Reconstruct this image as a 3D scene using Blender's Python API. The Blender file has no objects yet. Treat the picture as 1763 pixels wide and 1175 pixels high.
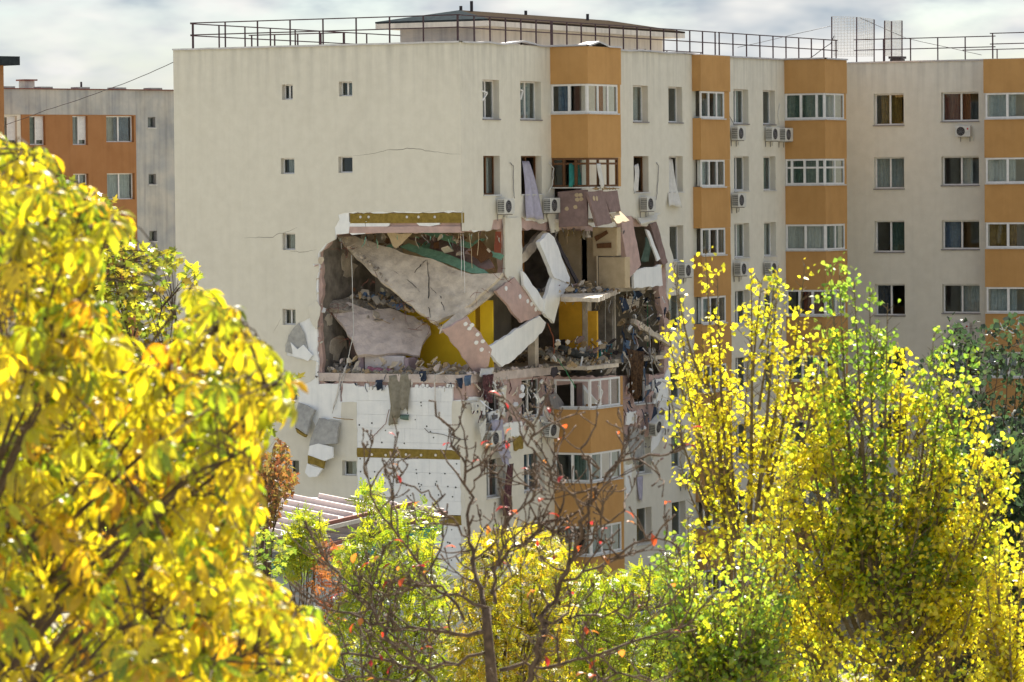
import bpy, bmesh, math, random
import numpy as np
from mathutils import Vector, Matrix, noise
from mathutils.geometry import tessellate_polygon, delaunay_2d_cdt
R = random.Random(7)
NP = np.random.default_rng(11)
SC = bpy.context.scene
COL = SC.collection

# ------------------------------------------------------------------ camera, world, sun, exposure
FPX, TH, DCORN, EYE, ROLL, PITCH = 6998.66, 0.4776, 145.535, 18.72, -0.0099, 0.0393
def _cam_axes():
    r = Vector((math.cos(TH), math.sin(TH), 0)); f = Vector((-math.sin(TH), math.cos(TH), 0)); u = Vector((0, 0, 1))
    loc = -DCORN * f - (797 - 881.5) / FPX * DCORN * r + EYE * u
    fw = f * math.cos(PITCH) - u * math.sin(PITCH)
    up = u * math.cos(PITCH) + f * math.sin(PITCH)
    c, s = math.cos(ROLL), math.sin(ROLL)
    return loc, r * c + up * s, -r * s + up * c, fw
CAM, CR, CU, CF = _cam_axes()
cd = bpy.data.cameras.new('camera'); co = bpy.data.objects.new('camera', cd); COL.objects.link(co)
co.matrix_world = Matrix(((CR.x, CU.x, -CF.x, CAM.x), (CR.y, CU.y, -CF.y, CAM.y), (CR.z, CU.z, -CF.z, CAM.z), (0, 0, 0, 1)))
cd.sensor_width = 36; cd.lens = FPX / 1763 * 36; cd.clip_start = 0.5; cd.clip_end = 6000
cd.dof.use_dof = True; cd.dof.focus_distance = 140; cd.dof.aperture_fstop = 6.7
SC.camera = co

SUN_EL, SUN_AZ = math.radians(46), math.radians(-14)      # azimuth from +Y towards +X
sun_dir = Vector((math.sin(SUN_AZ) * math.cos(SUN_EL), math.cos(SUN_AZ) * math.cos(SUN_EL), math.sin(SUN_EL)))
ld = bpy.data.lights.new('sun', 'SUN'); ld.energy = 4.6; ld.angle = math.radians(0.53); ld.color = (1, .93, .82)
lo = bpy.data.objects.new('sun', ld); COL.objects.link(lo)
lo.rotation_euler = sun_dir.to_track_quat('Z', 'Y').to_euler(); lo.location = (0, 60, 90)

W = bpy.data.worlds.new('World'); SC.world = W; W.use_nodes = True
nt = W.node_tree; nt.nodes.clear()
wo = nt.nodes.new('ShaderNodeOutputWorld'); bg = nt.nodes.new('ShaderNodeBackground')
sky = nt.nodes.new('ShaderNodeTexSky'); sky.sky_type = 'NISHITA'; sky.sun_disc = False
sky.sun_elevation = SUN_EL; sky.sun_rotation = SUN_AZ; sky.altitude = 90; sky.dust_density = 1.6; sky.air_density = 1.0
tc = nt.nodes.new('ShaderNodeTexCoord'); mp = nt.nodes.new('ShaderNodeMapping'); mp.inputs['Scale'].default_value = (1, 1, 2.6)
n1 = nt.nodes.new('ShaderNodeTexNoise'); n1.inputs['Scale'].default_value = 20; n1.inputs['Detail'].default_value = 5; n1.inputs['Roughness'].default_value = .55
n2 = nt.nodes.new('ShaderNodeTexNoise'); n2.inputs['Scale'].default_value = 34; n2.inputs['Detail'].default_value = 3
cr = nt.nodes.new('ShaderNodeValToRGB'); cr.color_ramp.elements[0].position = .36; cr.color_ramp.elements[1].position = .56
cc = nt.nodes.new('ShaderNodeValToRGB'); cc.color_ramp.elements[0].position = .34; cc.color_ramp.elements[1].position = .62
cc.color_ramp.elements[0].color = (1.45, 1.67, 1.88, 1); cc.color_ramp.elements[1].color = (2.9, 2.86, 2.75, 1)
mx = nt.nodes.new('ShaderNodeMixRGB'); L = nt.links.new
tint = nt.nodes.new('ShaderNodeMixRGB'); tint.blend_type = 'MULTIPLY'; tint.inputs[0].default_value = 1; tint.inputs[2].default_value = (.30, .36, .45, 1)
L(tc.outputs['Generated'], mp.inputs[0]); L(mp.outputs[0], n1.inputs[0]); L(mp.outputs[0], n2.inputs[0])
L(n1.outputs[0], cr.inputs[0]); L(n2.outputs[0], cc.inputs[0]); L(sky.outputs[0], tint.inputs[1])
L(cr.outputs[0], mx.inputs[0]); L(tint.outputs[0], mx.inputs[1]); L(cc.outputs[0], mx.inputs[2])
L(mx.outputs[0], bg.inputs[0]); bg.inputs[1].default_value = .105; L(bg.outputs[0], wo.inputs[0])

SC.view_settings.view_transform = 'Standard'; SC.view_settings.look = 'None'
SC.view_settings.gamma = 1; SC.view_settings.use_curve_mapping = False
SC.view_settings.exposure = 1.62
SC.render.engine = 'CYCLES'
cy = SC.cycles
cy.max_bounces = 7; cy.diffuse_bounces = 6; cy.glossy_bounces = 3; cy.transmission_bounces = 4; cy.transparent_max_bounces = 8
cy.use_denoising = True; cy.caustics_reflective = False; cy.caustics_refractive = False; cy.sample_clamp_indirect = 6

# ------------------------------------------------------------------ pixel -> place
def ray(px, py):
    return CF + CR * ((px - 881.5) / FPX) - CU * ((py - 587.5) / FPX)
def on_plane(px, py, p0, n):
    d = ray(px, py); n = Vector(n)
    return CAM + d * ((Vector(p0) - CAM).dot(n) / d.dot(n))
def on_x(px, py, x): return on_plane(px, py, (x, 0, 0), (1, 0, 0))
def on_y(px, py, y): return on_plane(px, py, (0, y, 0), (0, 1, 0))
def on_z(px, py, z): return on_plane(px, py, (0, 0, z), (0, 0, 1))
def on_d(px, py, d): return CAM + ray(px, py) * d

# ------------------------------------------------------------------ materials
MATS = {}
def mat(name, c1, c2=None, scale=3.0, rough=.85, bump=0.0, bscale=None, streak=0.0, metallic=0.0, spec=.3, stretch=(1, 1, 1), detail=4, lo=.35, hi=.65, dirt=0.0):
    if name in MATS: return MATS[name]
    m = bpy.data.materials.new(name); m.use_nodes = True; t = m.node_tree
    b = t.nodes['Principled BSDF']; b.inputs['Roughness'].default_value = rough; b.inputs['Metallic'].default_value = metallic
    b.inputs['Specular IOR Level'].default_value = spec
    c2 = c2 or tuple(v * .82 for v in c1)
    tcn = t.nodes.new('ShaderNodeTexCoord'); mpn = t.nodes.new('ShaderNodeMapping'); mpn.inputs['Scale'].default_value = stretch
    t.links.new(tcn.outputs['Object'], mpn.inputs[0])
    nz = t.nodes.new('ShaderNodeTexNoise'); nz.inputs['Scale'].default_value = scale; nz.inputs['Detail'].default_value = detail; nz.inputs['Roughness'].default_value = .6
    t.links.new(mpn.outputs[0], nz.inputs[0])
    rp = t.nodes.new('ShaderNodeValToRGB'); rp.color_ramp.elements[0].position = lo; rp.color_ramp.elements[1].position = hi
    rp.color_ramp.elements[0].color = (*c2, 1); rp.color_ramp.elements[1].color = (*c1, 1)
    t.links.new(nz.outputs[0], rp.inputs[0]); out = rp.outputs[0]
    def mult(out, fac_socket, amount, tone, sc, str_, e0, e1):
        m2 = t.nodes.new('ShaderNodeMapping'); m2.inputs['Scale'].default_value = str_; t.links.new(tcn.outputs['Object'], m2.inputs[0])
        z = t.nodes.new('ShaderNodeTexNoise'); z.inputs['Scale'].default_value = sc; z.inputs['Detail'].default_value = 3; t.links.new(m2.outputs[0], z.inputs[0])
        r2 = t.nodes.new('ShaderNodeValToRGB'); r2.color_ramp.elements[0].position = e0; r2.color_ramp.elements[1].position = e1
        r2.color_ramp.elements[0].color = (1, 1, 1, 1); r2.color_ramp.elements[1].color = (*tone, 1); t.links.new(z.outputs[0], r2.inputs[0])
        mm = t.nodes.new('ShaderNodeMixRGB'); mm.blend_type = 'MULTIPLY'; mm.inputs[0].default_value = amount
        t.links.new(out, mm.inputs[1]); t.links.new(r2.outputs[0], mm.inputs[2]); return mm.outputs[0]
    if streak: out = mult(out, None, streak, (.72, .72, .74), 1.0, (5, 5, .25), .48, .72)
    if dirt: out = mult(out, None, dirt, (.62, .60, .58), .6, (1, 1, .8), .52, .75)
    t.links.new(out, b.inputs['Base Color'])
    if bump:
        n3 = t.nodes.new('ShaderNodeTexNoise'); n3.inputs['Scale'].default_value = bscale or scale * 6; n3.inputs['Detail'].default_value = 2
        t.links.new(tcn.outputs['Object'], n3.inputs[0])
        bp = t.nodes.new('ShaderNodeBump'); bp.inputs['Strength'].default_value = bump; bp.inputs['Distance'].default_value = .02
        t.links.new(n3.outputs[0], bp.inputs['Height']); t.links.new(bp.outputs[0], b.inputs['Normal'])
    MATS[name] = m; return m
M_cream = mat('cream_render', (.71, .685, .61), (.665, .64, .565), 2.6, .95, .35, 40, .12, dirt=.15)
def runoff(m, ztop, zlow, amt):
    """grey run-off stains below the roof edge: streaks that fade out downwards"""
    t = m.node_tree; b = t.nodes['Principled BSDF']; src = b.inputs['Base Color'].links[0].from_socket; tcn = t.nodes['Texture Coordinate']
    sx = t.nodes.new('ShaderNodeSeparateXYZ'); t.links.new(tcn.outputs['Object'], sx.inputs[0])
    mr = t.nodes.new('ShaderNodeMapRange'); mr.inputs[1].default_value = zlow; mr.inputs[2].default_value = ztop; t.links.new(sx.outputs[2], mr.inputs[0])
    mp_ = t.nodes.new('ShaderNodeMapping'); mp_.inputs['Scale'].default_value = (2.6, 2.6, .22); t.links.new(tcn.outputs['Object'], mp_.inputs[0])
    nz = t.nodes.new('ShaderNodeTexNoise'); nz.inputs['Scale'].default_value = 1.4; nz.inputs['Detail'].default_value = 4; t.links.new(mp_.outputs[0], nz.inputs[0])
    rp = t.nodes.new('ShaderNodeValToRGB'); rp.color_ramp.elements[0].position = .42; rp.color_ramp.elements[1].position = .70; t.links.new(nz.outputs[0], rp.inputs[0])
    mu = t.nodes.new('ShaderNodeMath'); mu.operation = 'MULTIPLY'; t.links.new(rp.outputs[0], mu.inputs[0]); t.links.new(mr.outputs[0], mu.inputs[1])
    m2 = t.nodes.new('ShaderNodeMath'); m2.operation = 'MULTIPLY'; m2.inputs[1].default_value = amt; t.links.new(mu.outputs[0], m2.inputs[0])
    mx_ = t.nodes.new('ShaderNodeMixRGB'); mx_.blend_type = 'MULTIPLY'; mx_.inputs[2].default_value = (.50, .51, .53, 1); t.links.new(m2.outputs[0], mx_.inputs[0]); t.links.new(src, mx_.inputs[1]); t.links.new(mx_.outputs[0], b.inputs['Base Color'])
runoff(M_cream, 23.7, 21.2, .42)
M_grey = mat('grey_render', (.50, .48, .44), (.36, .37, .38), .9, .95, .35, 40, .8, dirt=.6)
M_orange = mat('orange_render', (.52, .295, .112), (.475, .265, .097), 1.6, .95, .35, 45, .2, dirt=.25)
M_orange2 = mat('rust_orange_render', (.37, .18, .075), (.33, .155, .062), 1.2, .95, .3, 45, .4)
M_foam = mat('white_foam', (.86, .87, .88), (.78, .80, .82), 2.2, .9, .25, 30, .25)
M_foamedge = mat('foam_edge_grey', (.42, .42, .41), (.30, .30, .30), 5, .95, .5, 30)
M_wool = mat('mineral_wool', (.30, .215, .05), (.20, .14, .03), 7, 1, .6, 60)
M_pink = mat('pink_panel', (.56, .395, .36), (.45, .33, .305), 3, .95, .4, 30, dirt=.6)
M_brown = mat('mauve_panel', (.27, .19, .18), (.20, .14, .13), 4, .9, .4, 30, dirt=.7)
M_conc = mat('concrete', (.68, .60, .50), (.47, .41, .34), 2.6, .95, .9, 18, dirt=.7)
M_concp = mat('pinkish_concrete', (.66, .57, .53), (.48, .41, .385), 2.2, .95, .9, 14, dirt=.6)
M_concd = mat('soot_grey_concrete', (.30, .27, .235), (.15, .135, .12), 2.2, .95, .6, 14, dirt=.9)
M_yellow = mat('yellow_paint', (.90, .62, .03), (.82, .55, .025), 2, .8, .2, 20, dirt=.4)
M_ochre = mat('ochre_paint', (.86, .50, .05), (.72, .40, .04), 2.2, .8, .2, 20, dirt=.5)
M_tan = mat('tan_paint', (.58, .47, .31), (.46, .36, .23), 2.2, .85, .2, 20, dirt=.6)
M_terra = mat('terracotta_paint', (.45, .20, .06), (.36, .16, .05), 2.2, .85, .2, 20, dirt=.5)
M_inner = mat('room_plaster', (.52, .47, .39), (.40, .36, .30), 1.5, .95, dirt=.5)
M_white = mat('white_plastic', (.78, .78, .78), (.68, .68, .69), 6, .4, spec=.5)
M_brownwood = mat('brown_wood', (.16, .075, .03), (.10, .045, .02), 6, .6, .2, 30, stretch=(6, 6, 1))
M_wood = mat('raw_wood', (.42, .31, .18), (.30, .21, .12), 6, .8, .3, 30)
M_ply = mat('beige_laminate', (.55, .44, .29), (.46, .36, .23), 3, .6, dirt=.4)
M_dark = mat('dark_metal', (.055, .045, .05), (.035, .03, .035), 8, .6, metallic=.3)
M_railm = mat('railing_steel', (.075, .04, .05), (.05, .03, .035), 8, .55, metallic=.2)
M_zinc = mat('zinc_flashing', (.62, .60, .60), (.48, .47, .48), 4, .35, metallic=.7)
M_acw = mat('ac_casing_white', (.66, .66, .63), (.54, .54, .52), 6, .5, dirt=.4)
M_black = mat('black_plastic', (.015, .015, .016), (.01, .01, .01), 6, .6)
M_sill = mat('sill_metal', (.30, .29, .30), (.22, .21, .22), 6, .5, metallic=.4)
M_sillw = mat('sill_white', (.62, .62, .61), (.5, .5, .5), 6, .5)
M_rubble = mat('rubble', (.42, .38, .33), (.22, .19, .17), 9, 1, .8, 40, dirt=.7)
M_roofing = mat('roof_felt', (.36, .33, .29), (.26, .24, .21), 4, .95, .4, 30)
M_slate = mat('slate_blue_roof', (.04, .05, .055), (.028, .034, .038), 5, 1, .3, 30, spec=0)
M_brroof = mat('brown_shingle', (.05, .04, .03), (.035, .028, .022), 8, 1, .5, 40, spec=0)
M_metalroof = mat('pale_metal_roof', (.66, .58, .56), (.56, .49, .48), 1.3, .55, spec=.3, dirt=.4)
M_rustedge = mat('rust_trim', (.22, .08, .06), (.15, .055, .04), 6, .7)
M_greyblue = mat('grey_blue_wall', (.36, .39, .43), (.29, .32, .36), 2, .9, dirt=.5)
M_teal = mat('teal_trim', (.03, .26, .24), (.02, .19, .18), 5, .6)
M_bark = mat('brown_bark', (.13, .09, .06), (.07, .05, .035), 16, .95, .6, 60)
M_barkgrey = mat('grey_bark', (.165, .115, .08), (.08, .056, .04), 14, .9, .6, 60)
M_barkpop = mat('poplar_bark', (.22, .17, .10), (.12, .09, .055), 16, .95, .5, 60)
M_ground = mat('park_ground', (.34, .31, .24), (.22, .21, .14), .12, 1, .5, 3)
M_street = mat('asphalt', (.055, .055, .055), (.04, .04, .042), 1.2, .95, .3, 30)
def cloth_mat(name, c, c2=None, transl=.25, sc=6):
    if name in MATS: return MATS[name]
    m = mat(name, c, c2, sc, .95, .2, 60); t = m.node_tree; o = t.nodes['Material Output']; b = t.nodes['Principled BSDF']
    tr = t.nodes.new('ShaderNodeBsdfTranslucent'); ms = t.nodes.new('ShaderNodeMixShader'); ms.inputs[0].default_value = transl
    src = b.inputs['Base Color'].links[0].from_socket; t.links.new(src, tr.inputs[0])
    t.links.new(b.outputs[0], ms.inputs[1]); t.links.new(tr.outputs[0], ms.inputs[2]); t.links.new(ms.outputs[0], o.inputs[0]); return m
C_lilac = cloth_mat('lilac_cloth', (.55, .53, .66)); C_white = cloth_mat('white_cloth', (.82, .81, .78), (.72, .71, .68))
C_sheer = cloth_mat('sheer_curtain', (.62, .66, .67), (.50, .54, .55)); C_red = cloth_mat('red_curtain', (.32, .10, .06), (.24, .07, .045))
C_orange = cloth_mat('orange_curtain', (.75, .24, .03)); C_teal = cloth_mat('teal_cloth', (.05, .30, .27), (.03, .2, .18))
C_green = cloth_mat('green_grey_curtain', (.20, .29, .24), (.13, .2, .17)); C_navy = cloth_mat('navy_cloth', (.05, .07, .12), (.03, .045, .08))
C_maroon = cloth_mat('maroon_pattern_cloth', (.20, .09, .10), (.04, .02, .025), sc=14); C_pink = cloth_mat('pink_cloth', (.55, .25, .36), (.40, .16, .2), sc=9)
C_gold = cloth_mat('gold_curtain', (.40, .26, .08), (.26, .16, .05)); C_brown = cloth_mat('scorched_cloth', (.18, .10, .05), (.04, .025, .018), sc=9)
C_plastic = cloth_mat('dusty_plastic_sheet', (.50, .46, .37), (.36, .33, .26), .45); C_greensheet = cloth_mat('mint_carpet', (.22, .42, .30), (.15, .30, .22), .05)
C_blue = cloth_mat('denim_cloth', (.16, .24, .36), (.10, .15, .25))
def glass_mat(name, tint, refl, trans):
    m = bpy.data.materials.new(name); m.use_nodes = True; t = m.node_tree; t.nodes.clear(); o = t.nodes.new('ShaderNodeOutputMaterial')
    g = t.nodes.new('ShaderNodeBsdfGlossy'); g.inputs['Roughness'].default_value = .03; g.inputs[0].default_value = (.9, .95, .95, 1)
    tr = t.nodes.new('ShaderNodeBsdfTransparent'); tr.inputs[0].default_value = (*tint, 1)
    lw = t.nodes.new('ShaderNodeLayerWeight'); lw.inputs[0].default_value = .5; fr = t.nodes.new('ShaderNodeMath'); fr.operation = 'POWER'; fr.inputs[1].default_value = 3.5; t.links.new(lw.outputs['Facing'], fr.inputs[0])
    ad = t.nodes.new('ShaderNodeMath'); ad.operation = 'MULTIPLY_ADD'; ad.inputs[1].default_value = .6; ad.inputs[2].default_value = refl
    ms = t.nodes.new('ShaderNodeMixShader'); t.links.new(fr.outputs[0], ad.inputs[0]); t.links.new(ad.outputs[0], ms.inputs[0])
    t.links.new(tr.outputs[0], ms.inputs[1]); t.links.new(g.outputs[0], ms.inputs[2]); t.links.new(ms.outputs[0], o.inputs[0]); return m
M_glass = glass_mat('window_glass', (.84, .88, .88), .05, 1)
def leaf_mat(name, use_obj, gloss=.05, transl=.74):
    m = bpy.data.materials.new(name); m.use_nodes = True; t = m.node_tree; t.nodes.clear(); o = t.nodes.new('ShaderNodeOutputMaterial')
    if use_obj: a = t.nodes.new('ShaderNodeObjectInfo'); col = a.outputs['Color']
    else: a = t.nodes.new('ShaderNodeAttribute'); a.attribute_name = 'Col'; col = a.outputs['Color']
    nz = t.nodes.new('ShaderNodeTexNoise'); nz.inputs['Scale'].default_value = 9; tcn = t.nodes.new('ShaderNodeTexCoord'); t.links.new(tcn.outputs['Object'], nz.inputs[0])
    rp = t.nodes.new('ShaderNodeValToRGB'); rp.color_ramp.elements[0].color = (.75, .68, .7, 1); rp.color_ramp.elements[0].position = .3; rp.color_ramp.elements[1].position = .6
    t.links.new(nz.outputs[0], rp.inputs[0])
    mm = t.nodes.new('ShaderNodeMixRGB'); mm.blend_type = 'MULTIPLY'; mm.inputs[0].default_value = .8; t.links.new(col, mm.inputs[1]); t.links.new(rp.outputs[0], mm.inputs[2])
    d = t.nodes.new('ShaderNodeBsdfDiffuse'); tl = t.nodes.new('ShaderNodeBsdfTranslucent'); g = t.nodes.new('ShaderNodeBsdfGlossy'); g.inputs['Roughness'].default_value = .38
    t.links.new(mm.outputs[0], d.inputs[0]); t.links.new(mm.outputs[0], tl.inputs[0])
    m1 = t.nodes.new('ShaderNodeMixShader'); m1.inputs[0].default_value = transl; m2 = t.nodes.new('ShaderNodeMixShader'); m2.inputs[0].default_value = gloss
    t.links.new(d.outputs[0], m1.inputs[1]); t.links.new(tl.outputs[0], m1.inputs[2]); t.links.new(m1.outputs[0], m2.inputs[1]); t.links.new(g.outputs[0], m2.inputs[2])
    t.links.new(m2.outputs[0], o.inputs[0]); return m
M_leaf = leaf_mat('leaf_mass', False); M_leafo = leaf_mat('leaf_single', True)

# ------------------------------------------------------------------ mesh helpers
class MB:
    def __init__(s): s.v = []; s.f = []
    def add(s, vs, fs):
        o = len(s.v); s.v += [tuple(v) for v in vs]; s.f += [tuple(i + o for i in f) for f in fs]; return s
    def box(s, a, b):
        x0, y0, z0 = (min(p, q) for p, q in zip(a, b)); x1, y1, z1 = (max(p, q) for p, q in zip(a, b))
        return s.add([(x0, y0, z0), (x1, y0, z0), (x1, y1, z0), (x0, y1, z0), (x0, y0, z1), (x1, y0, z1), (x1, y1, z1), (x0, y1, z1)],
                     [(0, 3, 2, 1), (4, 5, 6, 7), (0, 1, 5, 4), (1, 2, 6, 5), (2, 3, 7, 6), (3, 0, 4, 7)])
    def bar(s, p, q, w, h=None, up=(0, 0, 1)):
        p, q = Vector(p), Vector(q); d = (q - p).normalized(); u = Vector(up)
        if abs(d.dot(u)) > .98: u = Vector((0, 1, 0))
        r = d.cross(u).normalized(); u = r.cross(d); h = h or w; vs = []
        for c in (p, q):
            for i, j in ((-1, -1), (1, -1), (1, 1), (-1, 1)): vs.append(c + r * (i * w / 2) + u * (j * h / 2))
        return s.add(vs, [(0, 1, 2, 3), (7, 6, 5, 4), (0, 4, 5, 1), (1, 5, 6, 2), (2, 6, 7, 3), (3, 7, 4, 0)])
    def tube(s, pts, rad, n=6, cap=True):
        pts = [Vector(p) for p in pts]; k = len(pts)
        if not hasattr(rad, '__len__'): rad = [rad] * k
        vs = []; ref = Vector((.31, .77, .55)).normalized()
        for i, p in enumerate(pts):
            d = (pts[min(i + 1, k - 1)] - pts[max(i - 1, 0)])
            d = d.normalized() if d.length > 1e-9 else Vector((0, 0, 1))
            a = d.cross(ref)
            if a.length < .05: a = d.cross(Vector((1, 0, 0)))
            a.normalize(); b = d.cross(a)
            for j in range(n):
                t = 2 * math.pi * j / n; vs.append(p + (a * math.cos(t) + b * math.sin(t)) * rad[i])
        fs = [(i * n + j, i * n + (j + 1) % n, (i + 1) * n + (j + 1) % n, (i + 1) * n + j) for i in range(k - 1) for j in range(n)]
        if cap: fs += [tuple(range(n - 1, -1, -1)), tuple((k - 1) * n + j for j in range(n))]
        return s.add(vs, fs)
    def prism(s, loops, nrm, t):
        """flat polygon (loops[0]) with holes, extruded by t along -nrm"""
        nrm = Vector(nrm).normalized(); pts = [Vector(p) for l in loops for p in l]; n = len(pts)
        tri = tessellate_polygon([[Vector(p) for p in l] for l in loops]); fs = []
        for a, b, c in tri:
            if (pts[b] - pts[a]).cross(pts[c] - pts[a]).dot(nrm) < 0: b, c = c, b
            fs += [(a, b, c), (a + n, c + n, b + n)]
        o = 0
        for l in loops:
            m = len(l)
            for i in range(m): fs.append((o + i, o + (i + 1) % m, o + (i + 1) % m + n, o + i + n))
            o += m
        return s.add(pts + [p - nrm * t for p in pts], fs)
    def mesh(s, name, m, smooth=False):
        me = bpy.data.meshes.new(name); me.from_pydata(s.v, [], s.f)
        if m: me.materials.append(m)
        me.validate()
        if smooth: me.polygons.foreach_set('use_smooth', [True] * len(me.polygons))
        bm = bmesh.new(); bm.from_mesh(me); bmesh.ops.recalc_face_normals(bm, faces=bm.faces); bm.to_mesh(me); bm.free()
        return me
    def build(s, name, m, parent=None, smooth=False):
        return obj(name, s.mesh(name, m, smooth), parent)
def obj(name, me, parent=None, keep=True):
    o = bpy.data.objects.new(name, me); COL.objects.link(o)
    if parent is not None:
        o.parent = parent
        if keep:
            if parent.parent is None: o.matrix_parent_inverse = Matrix.Translation(-parent.location)
    return o
def tag(o, label=None, cat=None, group=None, kind=None):
    if label: o['label'] = label
    if cat: o['category'] = cat
    if group: o['group'] = group
    if kind: o['kind'] = kind
    return o
def thing(name, label, cat, loc=(0, 0, 0), group=None, kind=None):
    o = bpy.data.objects.new(name, None); COL.objects.link(o); o.location = loc; o.empty_display_size = .3
    return tag(o, label, cat, group, kind)
def rough_loop(pts, step, amp, rnd=R):
    """resample a closed 3D loop with a broken, uneven outline"""
    out = []; n = len(pts)
    nr = Vector((0, 0, 0))
    for i in range(n): nr += Vector(pts[i]).cross(Vector(pts[(i + 1) % n]))
    for i in range(n):
        a, b = Vector(pts[i]), Vector(pts[(i + 1) % n]); k = max(1, int((b - a).length / step)); d = (b - a)
        side = d.cross(nr).normalized() if d.length > 1e-6 and nr.length > 1e-9 else Vector((0, 0, 0))
        for j in range(k):
            p = a + d * (j / k)
            if j: p = p + side * rnd.uniform(-amp, amp)
            out.append(p)
    return out
def newell(pts):
    n = Vector((0, 0, 0)); c = sum((Vector(p) for p in pts), Vector()) / len(pts)
    for i in range(len(pts)): n += (Vector(pts[i]) - c).cross(Vector(pts[(i + 1) % len(pts)]) - c)
    n.normalize()
    return n if n.dot(CAM - c) > 0 else -n
PLANES = {}; ROUGHEN = {M_conc: .075, M_concp: .075, M_rubble: .09, M_foam: .012, M_pink: .014, M_foamedge: .02, M_cream: .012, M_wool: .02}
def chunk(name, pts, t, m, parent=None, step=.22, amp=.035, bend=0):
    """a broken slab or panel: irregular outline, real thickness, slightly uneven face"""
    nr = newell(pts); c = sum((Vector(p) for p in pts), Vector()) / len(pts)
    pts = [CAM + (Vector(p) - CAM) * ((c - CAM).dot(nr) / (Vector(p) - CAM).dot(nr)) for p in pts]     # flatten onto one plane
    loop = rough_loop(pts, step, amp)
    if m not in ROUGHEN: o = MB().prism([loop], nr, t).build(name, m, parent)
    else:                                      # uneven faces: triangulated with inner points, pushed in and out
        k = ROUGHEN[m]; U = nr.orthogonal().normalized(); V_ = nr.cross(U); p2 = [Vector(((p - c).dot(U), (p - c).dot(V_))) for p in loop]; n0 = len(p2)
        xs = [p.x for p in p2]; ys = [p.y for p in p2]; stp = max(.11, math.sqrt((max(xs) - min(xs)) * (max(ys) - min(ys)) / 500)); pl2 = [tuple(p) for p in p2]; y = min(ys)
        while y < max(ys):
            x = min(xs)
            while x < max(xs):
                q = Vector((x + R.uniform(-.35, .35) * stp, y + R.uniform(-.35, .35) * stp)); r_ = False
                for i in range(n0):
                    (x0, y0), (x1, y1) = pl2[i], pl2[(i + 1) % n0]
                    if (y0 > q.y) != (y1 > q.y) and q.x < (x1 - x0) * (q.y - y0) / (y1 - y0) + x0: r_ = not r_
                if r_ and min((q - p).length for p in p2[:n0]) > stp * .4: p2.append(q)
                x += stp
            y += stp
        vo, eo, fo, _, _, _ = delaunay_2d_cdt(p2, [(i, (i + 1) % n0) for i in range(n0)], [], 1, 1e-5)
        N = len(vo); P3 = [c + U * p.x + V_ * p.y for p in vo]; cnt = {}
        rel = [noise.noise(p * 1.7) * .7 + noise.noise(p * 6.1) * .5 for p in P3]; mb = MB()
        for f in fo:
            for i in range(3): e_ = (f[i], f[(i + 1) % 3]); cnt[tuple(sorted(e_))] = cnt.get(tuple(sorted(e_)), 0) + 1
        sd = [e_ for e_, v_ in cnt.items() if v_ == 1]
        mb.add([p + nr * (a * k) for p, a in zip(P3, rel)] + [p - nr * (t + a * k * .5) for p, a in zip(P3, rel)], [tuple(f) for f in fo] + [tuple(i + N for i in reversed(f)) for f in fo] + [(a, b, b + N, a + N) for a, b in sd])
        o = mb.build(name, m, parent)
    PLANES[o.name] = (c, nr)
    return o
# ------------------------------------------------------------------ planes of the main building
LF = 35.70; ZTOP = 23.72; FLH = 2.75
class Pl:
    def __init__(s, o, A, n): s.o, s.A, s.n = Vector(o), Vector(A), Vector(n)
    def w(s, a, z, c=0): return s.o + s.A * a + Vector((0, 0, z)) + s.n * c
    def px(s, px, py, c=0):
        p = on_plane(px, py, s.o + s.n * c, s.n) - s.o
        return (p.dot(s.A), p.z)
    def box(s, mb, a0, a1, z0, z1, c0, c1):
        vs = [s.w(a, z, c) for z in (z0, z1) for a, c in ((a0, c0), (a1, c0), (a1, c1), (a0, c1))]
        return mb.add(vs, [(0, 3, 2, 1), (4, 5, 6, 7), (0, 1, 5, 4), (1, 2, 6, 5), (2, 3, 7, 6), (3, 0, 4, 7)])
GAB = Pl((0, 0, 0), (1, 0, 0), (0, -1, 0)); FAC = Pl((0, 0, 0), (0, 1, 0), (1, 0, 0)); WNG = Pl((0, LF, 0), (1, 0, 0), (0, -1, 0))
def inside(p, poly):
    r = False; n = len(poly)
    for i in range(n):
        x0, y0 = poly[i]; x1, y1 = poly[(i + 1) % n]
        if (y0 > p[1]) != (y1 > p[1]) and p[0] < (x1 - x0) * (p[1] - y0) / (y1 - y0) + x0: r = not r
    return r
def rect(a0, a1, z0, z1): return [(a0, z0), (a1, z0), (a1, z1), (a0, z1)]
def clean_holes(outer, rects, name): return list(rects)
def plate(parent, name, pl, loops, c, t, m):
    """wall plate: outer loop minus any number of (possibly overlapping) openings, with real thickness"""
    pts, edges = [], []
    for l in loops:
        o = len(pts); pts += [Vector(p) for p in l]; edges += [(o + i, o + (i + 1) % len(l)) for i in range(len(l))]
    vo, eo, fo, _, _, _ = delaunay_2d_cdt(pts, edges, [], 0, 1e-6); tri = []; cnt = {}
    for f in fo:
        g_ = (sum(vo[i].x for i in f) / 3, sum(vo[i].y for i in f) / 3)
        if inside(g_, loops[0]) and not any(inside(g_, h) for h in loops[1:]):
            tri.append(tuple(f))
            for i in range(3): e_ = tuple(sorted((f[i], f[(i + 1) % 3]))); cnt[e_] = cnt.get(e_, 0) + 1
    n = len(vo); mb = MB()
    mb.add([pl.w(v.x, v.y, c) for v in vo] + [pl.w(v.x, v.y, c - t) for v in vo], tri + [(i + n, k + n, j + n) for i, j, k in tri] + [(a, b, b + n, a + n) for (a, b), q in cnt.items() if q == 1])
    return mb.build(name, m, parent)
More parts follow.
